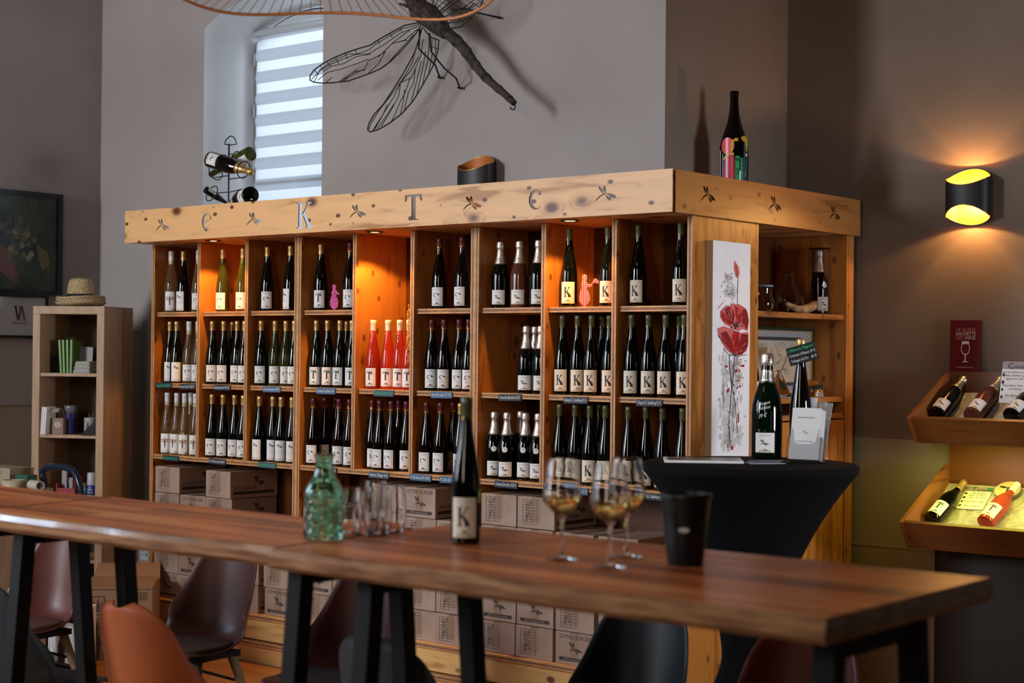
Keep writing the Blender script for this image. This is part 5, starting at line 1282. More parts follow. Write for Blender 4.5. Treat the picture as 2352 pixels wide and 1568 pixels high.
v1 += [[(a, b_), (a + dx, b_ + dy_)] for a, b_, dx, dy_ in ((918, 64, 5, 8), (895, 77, 6, 9), (868, 92, 4, 9), (816, 114, 4, 12), (792, 122, 6, 14), (770, 132, 8, 14), (750, 141, 10, 12), (735, 150, 8, 10), (722, 160, 10, 12))]
wing('lower_wing', o1, v1, [0] * 60)
o2 = [(970, 62), (962, 90), (954, 116), (942, 140), (924, 172), (904, 204), (880, 240), (860, 262), (847, 284), (844, 298), (850, 303), (868, 298), (896, 282), (924, 260), (950, 230), (968, 200), (985, 170), (1000, 140), (1006, 112), (1008, 92), (990, 86), (978, 72)]
v2 = [[(968, 70), (958, 104), (946, 146), (926, 180), (900, 216), (872, 252), (852, 284), (846, 300)], [(962, 130), (945, 160), (920, 190), (905, 222), (880, 262), (856, 300)],
      [(972, 90), (966, 130), (945, 178), (920, 190)], [(920, 190), (916, 220), (900, 250), (876, 290)], [(942, 178), (932, 210), (920, 232), (905, 268), (898, 280)], [(954, 160), (950, 190), (938, 212), (928, 256)],
      [(930, 205), (925, 240), (920, 262)], [(968, 140), (956, 190), (945, 232)], [(978, 118), (970, 160), (958, 214)], [(986, 100), (982, 140), (970, 196)], [(992, 90), (992, 130), (984, 170)], [(1000, 90), (1000, 120), (996, 146)], [(985, 88), (986, 104), (1004, 112)], [(904, 240), (890, 262), (866, 296)], [(890, 240), (876, 270), (860, 298)]]
wing('lower_wing', o2, v2, [-.01] * 60)
o3 = [(1006, 36), (1040, 10), (1066, -10), (1100, -30), (1112, -10), (1104, 14), (1084, 40), (1058, 62), (1034, 66), (1012, 52)]
v3 = [[(1010, 44), (1060, 20), (1108, -14)], [(1012, 48), (1056, 36), (1100, 6)], [(1014, 52), (1050, 52), (1084, 38)], [(1050, 52), (1066, 30), (1090, 6)], [(1030, 56), (1050, 36), (1072, 12)]]
wing('upper_wing', o3, v3, [-.06] * 60)
o4 = [(990, 20), (1000, -10), (1020, -60), (1060, -110), (1080, -90), (1070, -40), (1040, 0), (1010, 26)]
wing('upper_wing', o4, [[(995, 20), (1030, -40), (1070, -95)], [(1000, 22), (1045, -20), (1074, -60)]], [-.06] * 60)
for nm, L in (('leg', [(964, 66), (962, 112), (982, 132), (1000, 150), (1010, 178)]), ('leg', [(986, 76), (990, 118), (1020, 156), (1048, 180), (1056, 202)]), ('leg', [(1036, 22), (1070, 20), (1100, 30), (1144, 40)]), ('leg', [(950, 22), (930, 14), (922, 10)])):
    d = [-.02 + .2 * (i / (len(L) - 1)) ** 1.5 for i in range(len(L))]
    b = MB().tube(L_(L, d), .0045, 8); e = L_(L, d)[-1]; b.tube([e + Vector((-.012, 0, .004)), e + Vector((.012, 0, -.004))], .006, 8); b.build(nm, 'wire', t)

# ================================================================== PENDANT LAMP
lc = atD(742, 30, 5.0); zr = atD(745, 45, 5.58).z
t = thing('pendant_lamp', 'wide wavy-brimmed pendant lamp of fine cords hanging at the top edge', 'pendant lamp', (lc.x, lc.y, zr))
M['lamp_rim'] = mat('copper_rim', (.55, .25, .09), .4, metal=.2); M['lamp_cord'] = mat('brown_cord', (.16, .08, .045), .7)
RL = .56; Fh = Vector((FWD.x, FWD.y, 0)).normalized(); Rh = Vector((R0.x, R0.y, 0))
def rim(ph): return Rh * (RL * 1.0 * math.cos(ph)) + Fh * (RL * math.sin(ph)) + Vector((0, 0, .020 * math.cos(4 * (ph - PI / 2)) - .010 * math.cos(ph)))
MB().tube([rim(2 * PI * k / 120) for k in range(120)], .0055, 8, closed=True).build('rim', 'lamp_rim', t)
MB().tube([Vector((.10 * math.cos(a), .10 * math.sin(a), .22)) for a in [2 * PI * k / 30 for k in range(30)]], .004, 6, closed=True).build('inner_ring', 'lamp_rim', t)
b = MB()
for k in range(96):
    a = 2 * PI * k / 96; p0 = rim(a); ca = a + .25; p1 = Rh * (.10 * math.cos(ca)) + Fh * (.10 * math.sin(ca)) + Vector((0, 0, .22))
    b.tube([p0, p0.lerp(p1, .5) - Vector((0, 0, .03)), p1], .0014, 4)
b.build('cords', 'lamp_cord', t)
MB().tube([(0, 0, .24), (0, 0, ZT - zr)], .003, 6).lathe([(0, .17), (.02, .175), (.024, .21), (.02, .25), (0, .255)], 14).build('socket_and_cable', 'wire', t)
l = bpy.data.lights.new('bulb', 'POINT'); l.energy = 3.5; l.color = (1, .55, .22); l.shadow_soft_size = .04
o = bpy.data.objects.new('bulb', l); COL.objects.link(o); o.parent = t; o.location = (0, 0, .12)

# ================================================================== LEFT CORNER
# pictures on the left wall
xw = XL
a = atX(139, 448, xw); 
t = thing('grape_photograph', 'large black-framed photograph of pale grapes on the left wall', 'picture', (xw, 0, 0))
yr = .11; yl = -1.05; zt2, zb2 = 2.588, 1.972
frm(MB(), yl, yr, zb2, zt2, .028, .002, .028).build('frame', 'black_gloss', t)
MB().box(.004, .012, yl + .02, yr - .02, zb2 + .02, zt2 - .02).build('photo', noise_tint(mat('vineyard_photo', (.02, .04, .03), .22, spec=.6), (.006, .010, .014), (.035, .055, .022), (1, 1, 1), 5, 3), t)
b = MB(); rr = random.Random(4)
def px(u, v): q = atX(u, v, xw + .013); return q.y, q.z
for i in range(46):
    s_ = rr.random(); cu = 20 + 45 * s_ + rr.gauss(0, 12); cv = 500 + 105 * rr.random() ** .9
    if cv > 560: cu = 42 + rr.gauss(0, 12)
    y_, z_ = px(max(3, min(80, cu)), cv); r_ = .0195
    b.flat([arc(y_, z_, r_, r_ * .95, 0, 345, 14)], lambda y, z, e=.0125 + i * .00002: (e, y, z), rr.choice((0, 1, 0, 2)))
for L, m in (([(0, 560), (20, 572), (44, 640), (36, 652), (0, 620)], 3), ([(84, 560), (110, 580), (116, 610), (96, 620), (88, 590)], 4), ([(66, 450), (86, 462), (84, 480), (68, 476)], 5)):
    b.flat([[px(u, v) for u, v in L]], lambda y, z: (.0124, y, z), m)
b.build('grapes', [mat('pale_grape', (.09, .10, .055), .3), mat('grey_grape', (.05, .06, .045), .3), mat('light_grape', (.17, .17, .11), .3), mat('blurred_arm', (.12, .05, .05), .5), mat('ochre_leaf', (.11, .085, .03), .5), mat('green_leaf', (.05, .07, .02), .5)], t)
t = thing('framed_poster', 'white poster with dark letters V and A framed below the grape photograph', 'poster', (xw, 0, 0))
zb3 = atX(40, 776, xw).z; y3 = -.045 + .10; zt3 = zb2 - .002
y3 = .02
frm(MB(), -1.0, y3, zb3, zt3, .016, .001, .018).build('frame', 'black_gloss', t)
MB().box(.002, .008, -.99, y3 - .01, zb3 + .012, zt3 - .01).build('sheet', mat('white_poster', (.42, .42, .43), .4), t)
b = MB(); y0_, z0_ = px(32, 735); y1_, z1_ = px(62, 703)
VV = [(0, 1), (.0, .95), (.08, .93), (.36, 0), (.44, 0), (.72, .93), (.78, .95), (.78, 1), (.50, 1), (.50, .95), (.60, .93), (.44, .30), (.26, .93), (.34, .95), (.34, 1)]
AA = [(.40, 0), (.40, .05), (.50, .07), (.78, 1), (.86, 1), (1.14, .07), (1.24, .05), (1.24, 0), (.86, 0), (.86, .05), (.96, .07), (.78, .70), (.60, .07), (.66, .05), (.66, 0)]
sc_ = (z1_ - z0_)
b.flat([place(VV, y0_, z0_, sc_ , (y1_ - y0_) / 1.24)], lambda y, z: (.0085, y, z)); b.flat([place(AA, y0_, z0_, sc_, (y1_ - y0_) / 1.24)], lambda y, z: (.0088, y, z), 1)
yc, zc_ = px(47, 744); b.text('VINS D\'ALSACE', .020, lambda y, z: (.0088, y + yc, z + zc_), 0, width=.105)
b.build('lettering', ['ink', mat('bronze_ink', (.12, .08, .05), .5)], t)

# tall narrow bookcase, turned about 27 degrees
DB = 9.05; ang = math.radians(27)
cr = atD(240, 703, DB); cr.z = 0
t = thing('tall_bookcase', 'tall narrow light oak bookcase in the left corner with straw hats on top', 'bookcase', (cr.x, cr.y, 0), ang)
M['oak'] = noise_tint(mat('light_oak_veneer', (.42, .27, .14), .55), (.34, .22, .125), (.42, .28, .165), (3, 3, .5), 8, 5)
BW, BD, BH = .44, .36, 1.85
BH = cr.z + (atD(240, 703, DB).z); TH_ = .045
# local: front face y=0 (looking -y), right side x=0, left x=-BW, back y=BD
MB().box(-BW, -BW + TH_, 0, BD, 0, BH - TH_).build('side_panel', 'oak', t, bevel=.0015); MB().box(-TH_, 0, 0, BD, 0, BH - TH_).build('side_panel', 'oak', t, bevel=.0015)
MB().box(-BW, 0, 0, BD, BH - TH_, BH).build('top_panel', 'oak', t, bevel=.0015); MB().box(-BW + TH_, -TH_, 0, BD, 0, TH_).build('bottom_panel', 'oak', t)
MB().box(-BW + TH_, -TH_, BD - .006, BD, TH_, BH - TH_).build('back_panel', mat('dark_back_panel', (.10, .065, .04), .7), t)
Rb = Matrix.Translation((cr.x, cr.y, 0)) @ Matrix.Rotation(ang, 4, 'Z')
nrm = (Rb.to_3x3() @ Vector((0, -1, 0)))
def onB(u, v, yl=0.0):
    o_ = Rb @ Vector((0, yl, 0)); d = FWD + RT * ((u - 1176) / F_PX) + UP * ((784 - v) / F_PX)
    k = (o_ - CAM).dot(nrm) / d.dot(nrm); return Rb.inverted() @ (CAM + d * k)
shz = []
for v in (857, 999, 1142):
    z = onB(170, v).z; shz.append(z); MB().box(-BW + TH_, -TH_, .008, BD - .006, z - .018, z).build('shelf', 'oak', t)
z = 2 * shz[2] - shz[1]; MB().box(-BW + TH_, -TH_, .008, BD - .006, z - .018, z).build('shelf', 'oak', t); shz.append(z)
def inB(name, label, cat, u, v, yl, zs, group=None):
    p = onB(u, v, yl); w = Rb @ Vector((p.x, yl, zs + .0006)); return thing(name, label, cat, w, ang, group)
GRN = mat('lime_folder', (.10, .22, .02), .4); 
for i, (u, tl) in enumerate(((144, .07), (151, .05), (159, .03), (166, -.01))):
    o = inB('green_folder', 'lime green folder standing in the upper bookcase cube, %s of four from the left' % ORD[i], 'folder', u, 850, .10, shz[0], 'lime green folders')
    MB().box(-.006, .006, -.02, .12, 0, .185, 0, Matrix.Rotation(-tl, 4, 'Y')).box(-.0045, .0045, -.019, -.0, .185, .189, 0, Matrix.Rotation(-tl, 4, 'Y')).build('cover', GRN, o)
o = inB('grey_pamphlet', 'pale grey pamphlet leaning beside the green folders', 'pamphlet', 192, 850, .17, shz[0])
MB().box(-.052, .050, 0, .005, .003, .150, 0, Matrix.Rotation(.05, 4, 'Y')).box(-.050, .048, .006, .008, .003, .148, 0, Matrix.Rotation(.05, 4, 'Y')).build('sheet', mat('grey_sheet', (.30, .28, .30), .6), o)
for i in range(9):
    o = inB('paper_booklet', 'thin white paper booklet, %s from the bottom of the fanned pile in the upper cube' % ORD[i], 'booklet', 192, 850, .05, shz[0] + .0075 * i, 'fanned pile of booklets')
    MB().box(-.062 + i * .002, .045, -.01, .14, 0, .0062, 0).build('pages', mat('booklet_paper', (.30 + .05 * (i % 3), .29 + .05 * (i % 3), .29 + .04 * (i % 2)), .6), o); o.rotation_euler.z = ang + .12 * math.sin(i * 2.1) - .1
o = inB('dark_mug', 'dark mug with orange handle at the left of the upper cube', 'mug', 131, 850, .14, shz[0])
MB().lathe([(0, 0), (.034, 0), (.036, .004), (.036, .10), (.033, .10), (.033, .006), (0, .006)], 24).build('mug_body', 'black_gloss', o)
MB().tube([(-.034, -.012, .085), (-.052, -.016, .08), (-.058, -.018, .05), (-.052, -.016, .02), (-.034, -.012, .015)], .005, 8).build('handle', mat('orange_handle', (.30, .12, .05), .4), o)
o = inB('photo_print', 'small print leaning upright at the back of the upper cube', 'print', 162, 800, .24, shz[0]); MB().box(-.03, .03, 0, .004, 0, .205).box(-.026, .026, -.0006, 0, .01, .195).build('card', mat('dim_print', (.22, .20, .20), .5), o)
# middle cube
o = inB('magazine_row', 'white printed leaflets upright at the left edge of the middle cube', 'leaflets', 106, 990, .02, shz[1]); b = MB()
for i in range(3): b.box(-.020 + i * .011, -.013 + i * .011, -.03, .08, 0, .155, 0, Matrix.Rotation(.06, 4, 'Y'))
b.build('sheets', 'white', o); o['kind'] = 'stuff'
o = inB('card_box', 'small pinkish cardboard box with raised lid in the middle cube', 'box', 132, 990, .03, shz[1])
MB().box(-.035, .035, 0, .08, 0, .092).build('box_body', mat('pink_brown_card', (.25, .16, .12), .7), o, bevel=.001)
MB().grid([[(-.035, .08 - .10 * s_, .094 + .055 * math.sin(PI * s_ * .8)), (.012, .08 - .10 * s_, .094 + .055 * math.sin(PI * s_ * .8))] for s_ in [k / 8 for k in range(9)]]).build('raised_lid', mat('lid_card', (.34, .28, .22), .7), o)
MB().flat([arc(0, .055, .022, .018, 0, 345, 16)], lambda x, z: (x, -.0008, z)).build('oval_print', mat('pale_print', (.42, .33, .28), .6), o)
o = inB('blue_tin', 'tall blue and grey cylindrical tin in the middle cube', 'tin', 163, 990, .10, shz[1])
MB().lathe([(0, 0), (.036, 0), (.037, .002), (.037, .125), (0, .125)], 28).build('tin_body', mat('navy_tin', (.02, .02, .09), .35), o)
MB().lathe([(.038, .118), (.038, .160), (.036, .163), (0, .163)], 28).build('lid', mat('grey_lid', (.13, .13, .15), .3), o)
o = inB('pencil_pot', 'white mug printed with a tower and holding pens in the middle cube', 'mug', 208, 990, .05, shz[1])
MB().lathe([(0, 0), (.034, 0), (.036, .004), (.036, .098), (.033, .098), (.033, .006), (0, .006)], 26).build('mug_body', mat('off_white_mug', (.34, .32, .30), .35), o)
MB().flat([[(-.012, .02), (.012, .02), (.008, .035), (.006, .060), (.001, .080), (-.004, .060), (-.008, .035)]], lambda x, z: (.0368 * math.sin(x / .036), -.0368 * math.cos(x / .036), z)).build('tower_print', 'ink', o)
MB().tube([(0, 0, .01), (.012, .008, .13)], .0035, 8).tube([(.01, .01, .01), (-.014, .006, .12)], .0035, 8).build('pens', mat('dark_green_pen', (.05, .12, .08), .4), o)
o = inB('dark_wedge_stand', 'dark wedge-shaped stand leaning before the printed mug', 'stand', 205, 990, -.005, shz[1])
MB().prism([[(-.055, 0), (.035, 0), (.035, .085)]], lambda x, z, t_: (x, .002 + .012 * t_, z)).build('wedge', 'black_gloss', o)
# lower cube, just above the table edge
o = inB('white_blue_canister', 'white and blue spray canister in the lower bookcase cube', 'canister', 211, 1140, .06, shz[2])
MB().lathe([(0, 0), (.026, 0), (.027, .002), (.027, .132), (.024, .138), (0, .138)], 26).build('can_body', mat('can_white', (.40, .42, .46), .35), o); MB().lathe([(.0274, .012), (.0274, .068)], 26).build('blue_band', mat('can_blue', (.02, .04, .22), .35), o)
b = MB()
for i, s_ in enumerate(('Le', 'Petit', 'Rond')): b.text(s_, .015, lambda x, z, i=i: (.0278 * math.sin(x / .0275), -.0278 * math.cos(x / .0275), z + .054 - i * .016), 0, .004)
b.build('lettering', 'white', o)
o = inB('small_teal_jar', 'small brown jar with teal band beside the canister', 'jar', 194, 1140, .08, shz[2]); MB().lathe([(0, 0), (.016, 0), (.017, .003), (.017, .065), (.013, .075), (0, .077)], 20).lathe([(.0174, .016), (.0174, .05)], 20, 1).build('jar_body', [mat('amber_jar', (.16, .08, .04), .3), mat('teal_band', (.05, .25, .32), .4)], o)
o = inB('red_basket', 'red plastic tray holding papers in the lower cube', 'tray', 160, 1140, .10, shz[2])
MB().box(-.06, .06, -.05, .06, 0, .006).box(-.06, .06, -.05, -.044, 0, .045).box(-.06, .06, .054, .06, 0, .09).box(-.06, -.054, -.05, .06, 0, .07).box(.054, .060, -.05, .06, 0, .11).build('tray_body', mat('red_plastic', (.26, .01, .02), .35), o, bevel=.001)
MB().box(-.05, -.02, .0, .02, .008, .14).box(-.01, .012, .01, .03, .008, .10, 0).build('papers', mat('dim_paper', (.30, .28, .30), .6), o)
# straw hats stacked on top
hx = Rb @ Vector((-.235, .17, BH))
M['straw'] = noise_tint(mat('woven_straw', (.42, .30, .14), .8), (.22, .14, .06), (.56, .42, .22), (1, 1, 3), 110, 2, .7, 160, .003)
def hat(z, s_, label, crown=True, dz=0, rot=0):
    t = thing('straw_hat', label, 'hat', (hx.x, hx.y, z), rot, 'straw hats stacked on the bookcase')
    rows = []; n = 48
    for r, h in ((.082, .006), (.100, .0), (.118, .002), (.134, .010), (.142, .022), (.145, .023), (.137, .006), (.120, -.003), (.100, -.005), (.082, 0)):
        rows.append([(r * s_ * 1.0 * math.cos(a), r * s_ * math.sin(a), h * .8 + .010 * abs(math.cos(a)) ** 2 * (r - .08) / .06 + .006) for a in [2 * PI * k / n for k in range(n)]])
    MB().grid(rows, 0, True, close=True).build('brim', 'straw', t)
    if crown:
        pr = [(.084, .004), (.084, .04), (.081, .08), (.074, .112), (.064, .128), (.045, .135), (.02, .130), (0, .126)]
        MB().lathe([(r * s_, z_) for r, z_ in pr], n, ry=.92).build('crown', 'straw', t)
        MB().lathe([(.0868 * s_, .012), (.0862 * s_, .044)], n, ry=.925).build('ribbon', mat('black_ribbon', (.012, .012, .016), .6), t)
    return t
hat(BH + .002, 1.0, 'lowest straw hat of the stack, only its brim showing', False)
hat(BH + .016, .98, 'middle straw hat of the stack, brim only', False, rot=.3)
hat(BH + .030, .96, 'topmost straw hat with dark ribbon on the bookcase', True, rot=.1)

# things on a side counter at the far left, seen just above the table
t = thing('packing_counter', 'low light wooden packing counter behind the left table', 'counter', (-3.60, -1.12, 0), 0)
cq = atY(60, 1140, -1.15); t.location = (cq.x - .15, -1.15, 0)
KH = 1.165 - .06
kz = atY(60, 1128, -1.15).z + .012
MB().box(-.75, .20, -.20, .12, kz - .03, kz).build('counter_top', 'oak', t, bevel=.002)
for sx in (-.72, .14): 
    MB().box(sx, sx + .04, -.18, .10, 0, kz - .03).build('leg_panel', 'oak', t)
c0x = t.location.x
def onc(u, dy): q = atY(u, 1120, -1.15 + dy); return (q.x, -1.15 + dy, kz + .0006)
o = thing('tape_roll', 'wide beige roll of packing tape on the left counter', 'tape roll', onc(32, -.06), 0)
MB().grid([[(r * math.cos(a), r * math.sin(a), z) for a in [2 * PI * k / 32 for k in range(32)]] for r, z in ((.058, 0), (.058, .046), (.040, .046), (.040, 0), (.058, 0))], 0, True, close=True).build('roll', mat('beige_tape', (.38, .33, .22), .4), o)
o = thing('tape_roll', 'small cardboard tube lying sideways right of the wide tape roll', 'tape roll', onc(82, -.03), 0)
T_ = Matrix.Translation((0, 0, .026)) @ Matrix.Rotation(PI / 2, 4, 'Y') @ Matrix.Rotation(.2, 4, 'X')
MB().grid([[T_ @ Vector((r * math.cos(a), r * math.sin(a), z)) for a in [2 * PI * k / 28 for k in range(28)]] for r, z in ((.024, -.05), (.024, .055), (.017, .055), (.017, -.05), (.024, -.05))], 0, True, close=True).build('tube', mat('cream_tube', (.40, .36, .28), .5), o)
o = thing('flat_green_box', 'thin dark green box lying behind the tape rolls', 'box', onc(60, .10), 0)
MB().box(-.05, .05, -.03, .03, 0, .056).build('box_body', mat('dark_green_card', (.02, .08, .05), .5), o, bevel=.001)
o = thing('wooden_wine_crate', 'pale wooden wine crate on the left counter, cut by the picture edge', 'crate', onc(12, .12), 0)
MB().box(-.16, .10, -.04, .10, 0, .080).build('crate_body', mat('pale_wood', (.30, .24, .16), .7), o, bevel=.001)
MB().text('MARC', .022, lambda x, z: (x, -.0408, z + .052), 0).build('lettering', 'ink', o)
# curved dark handle of a hand truck
q = atY(145, 1135, -.95); hz = atY(145, 1068, -.95).z
t = thing('hand_truck', 'hand truck with curved glossy dark blue handle before the bookcase', 'hand truck', (q.x, -.95, 0))
def hh(u, v): w = atY(u, v, -.95); return Vector((w.x - q.x, 0, w.z))
top = [hh(107, 1150), hh(104, 1110), hh(98, 1092), hh(98, 1080), hh(108, 1072), hh(128, 1071), hh(150, 1073), hh(168, 1080), hh(178, 1096), hh(184, 1115), hh(186, 1150)]
MB().tube([Vector((top[0].x, 0, .05))] + top + [Vector((top[-1].x, 0, .05))], .0165, 12).build('handle_frame', mat('blue_black_grip', (.010, .018, .035), .2), t)
MB().box(top[0].x, top[-1].x, -.02, .02, .05, .09).build('toe_plate', 'black_metal', t)
for zz in (.3, .6): MB().box(top[0].x, top[-1].x, -.004, .004, zz, zz + .03).build('crossbar', 'black_metal', t)
for s_ in (top[0].x - .03, top[-1].x + .03): MB().lathe([(0, -.015), (.06, -.015), (.065, 0), (.06, .015), (0, .015)], 20, T=Matrix.Translation((s_, .0, .066)) @ Matrix.Rotation(PI / 2, 4, 'Y')).build('wheel', 'black_metal', t)

# cartons on the floor left of the shelves
def floor_box(x, y, w_, d, h, z0, rz, label, mt='card_dark', extra=None, flaps=False):
    t = thing('shipping_box', label, 'cardboard box', (x, y, z0), rz, None)
    b = MB()
    if flaps:
        b.box(-w_ / 2, w_ / 2, -d / 2, -d / 2 + .004, 0, h).box(-w_ / 2, w_ / 2, d / 2 - .004, d / 2, 0, h).box(-w_ / 2, -w_ / 2 + .004, -d / 2, d / 2, 0, h).box(w_ / 2 - .004, w_ / 2, -d / 2, d / 2, 0, h).box(-w_ / 2, w_ / 2, -d / 2, d / 2, 0, .004)
        b.build('box_body', mt, t); k = MB(); k.add([(-w_ / 2, d / 2, h), (w_ / 2, d / 2, h), (w_ / 2 - .01, d / 2 + .10, h + .07), (-w_ / 2 + .01, d / 2 + .10, h + .07)], [(0, 1, 2, 3)])
        k.add([(-w_ / 2, -d / 2, h + .001), (w_ / 2, -d / 2, h + .001), (w_ / 2, d / 2 - .05, h + .014), (-w_ / 2, d / 2 - .05, h + .014)], [(0, 1, 2, 3)]); k.build('flap', mt, t)
    else: b.box(-w_ / 2, w_ / 2, -d / 2, d / 2, 0, h).build('box_body', mt, t, bevel=.002)
    if extra: extra(t, w_, d, h)
    return t
def steh(t, w_, d, h):
    b = MB(); f = lambda x, z: (x, -d / 2 - .0008, z)
    x0 = -w_ / 2 + .035; zt_ = h - .05
    frm2 = [[(x0, zt_ - .10), (x0 + .075, zt_ - .10), (x0 + .075, zt_), (x0, zt_)], [(x0 + .006, zt_ - .094), (x0 + .069, zt_ - .094), (x0 + .069, zt_ - .006), (x0 + .006, zt_ - .006)][::-1]]
    b.flat(frm2, f); b.flat([[(x0 + .03, zt_ - .085), (x0 + .047, zt_ - .085), (x0 + .047, zt_ - .045), (x0 + .042, zt_ - .030), (x0 + .042, zt_ - .014), (x0 + .035, zt_ - .014), (x0 + .035, zt_ - .030), (x0 + .030, zt_ - .045)]], f)
    b.flat([[(x0 + .015, zt_ - .08), (x0 + .022, zt_ - .08), (x0 + .022, zt_ - .03), (x0 + .015, zt_ - .03)]], f); b.flat([[(x0 + .054, zt_ - .08), (x0 + .061, zt_ - .08), (x0 + .061, zt_ - .03), (x0 + .054, zt_ - .03)]], f)
    b.text('STEH', .038, lambda x, z: f(x + x0, z + zt_ - .145), 1, align='LEFT', width=.074); b.text('BOX', .040, lambda x, z: f(x + x0, z + zt_ - .178), 0, align='LEFT', width=.074)
    b.text('12 Fl.', .034, lambda x, z: f(x + x0, z + zt_ - .222), 0, align='LEFT'); b.text('12 btl.', .034, lambda x, z: f(x + x0, z + zt_ - .262), 0, align='LEFT')
    for i in range(11): b.flat([[(w_ / 2 - .115 + i * .008, h - .075), (w_ / 2 - .111 + i * .008 - (i % 2) * .0015, h - .075), (w_ / 2 - .111 + i * .008 - (i % 2) * .0015, h - .03), (w_ / 2 - .115 + i * .008, h - .03)]], f)
    bot = [(-.5, 0), (.5, 0), (.5, .55), (.22, .68), (.18, 1), (-.18, 1), (-.22, .68), (-.5, .55)]
    for i in range(5):
        b.flat([place(bot, x0 + .03 + i * .078, .0, .20, .042)] if i != 1 else [place(bot, x0 + .03 + i * .078, .0, .24, .048)], f, 0 if i in (0,) else 1) if i in (0,) else \
        b.flat([place(bot, x0 + .03 + i * .078, .0, .20, .050), place(bot, x0 + .03 + i * .078, .002, .196, .046)[::-1]], f, 0)
    for (a0, a1, b0, b1) in ((-w_ / 2 + .012, w_ / 2 - .012, h - .018, h - .014),): b.flat([[(a0, b0), (a1, b0), (a1, b1), (a0, b1)]], f)
    b.build('print', ['card_ink', mat('light_brown_print', (.16, .09, .05), .7)], t)
q = atD(268, 1347, 8.55)
floor_box(q.x - .12, q.y + .13, .36, .34, q.z, 0, .80, 'brown bottle shipping box with black bottle print standing on the floor beside the shelves', 'card_dark', steh, True)
def sticker(t, w_, d, h):
    b = MB(); f = lambda x, z: (x, -d / 2 - .0008, z)
    MB().flat([[(-.040, h - .135), (.030, h - .135), (.027, h - .018), (-.043, h - .018)]], f).build('address_label', mat('pale_blue_label', (.42, .58, .68), .5), t)
    b = MB()
    for i in range(7): b.flat([[(-.031, h - .050 - i * .010), (.015 - (i % 3) * .008, h - .050 - i * .010), (.015 - (i % 3) * .008, h - .046 - i * .010), (-.031, h - .046 - i * .010)]], lambda x, z: (x, -d / 2 - .0014, z))
    b.flat([[(.010, h - .112), (.024, h - .112), (.024, h - .096), (.010, h - .096)]], lambda x, z: (x, -d / 2 - .0014, z), 1)
    b.build('label_print', ['ink_grey', 'ink_green'], t)
z1_ = atY(310, 1300, .16).z; z2_ = atY(310, 1240, .16).z
bx_ = atY(316, 1300, .10).x
floor_box(-3.465, .21, .20, .30, z1_ - .003, 0, 0, 'lower brown carton with pale blue label against the back wall', 'card', sticker)
floor_box(-3.467, .21, .195, .30, .20, z1_, 0, 'upper brown carton with pale blue label against the back wall', 'card', sticker)
# white carton printed with bottle outlines, and a paper roll before it
def bottles_print(t, w_, d, h):
    b = MB(); f = lambda x, z: (x, -d / 2 - .0008, z); bot = [(-.5, 0), (.5, 0), (.5, .55), (.2, .72), (.17, 1), (-.17, 1), (-.2, .72), (-.5, .55)]
    for i in range(6):
        x = -w_ / 2 + .032 + i * .05; hh_ = (.20, .26, .18, .24)[i % 4]
        if i == 3: b.flat([place(bot, x, .02, hh_, .034)], f)
        else: b.flat([place(bot, x, .02, hh_, .036), place(bot, x, .022, hh_ - .004, .032)[::-1]], f)
    b.build('bottle_print', 'card_ink', t)
q = atD(140, 1398, 8.2)
floor_box(-3.03, -.80, .32, .22, q.z, 0, .80, 'white carton printed with black bottle outlines on the floor at the left', 'white', bottles_print)

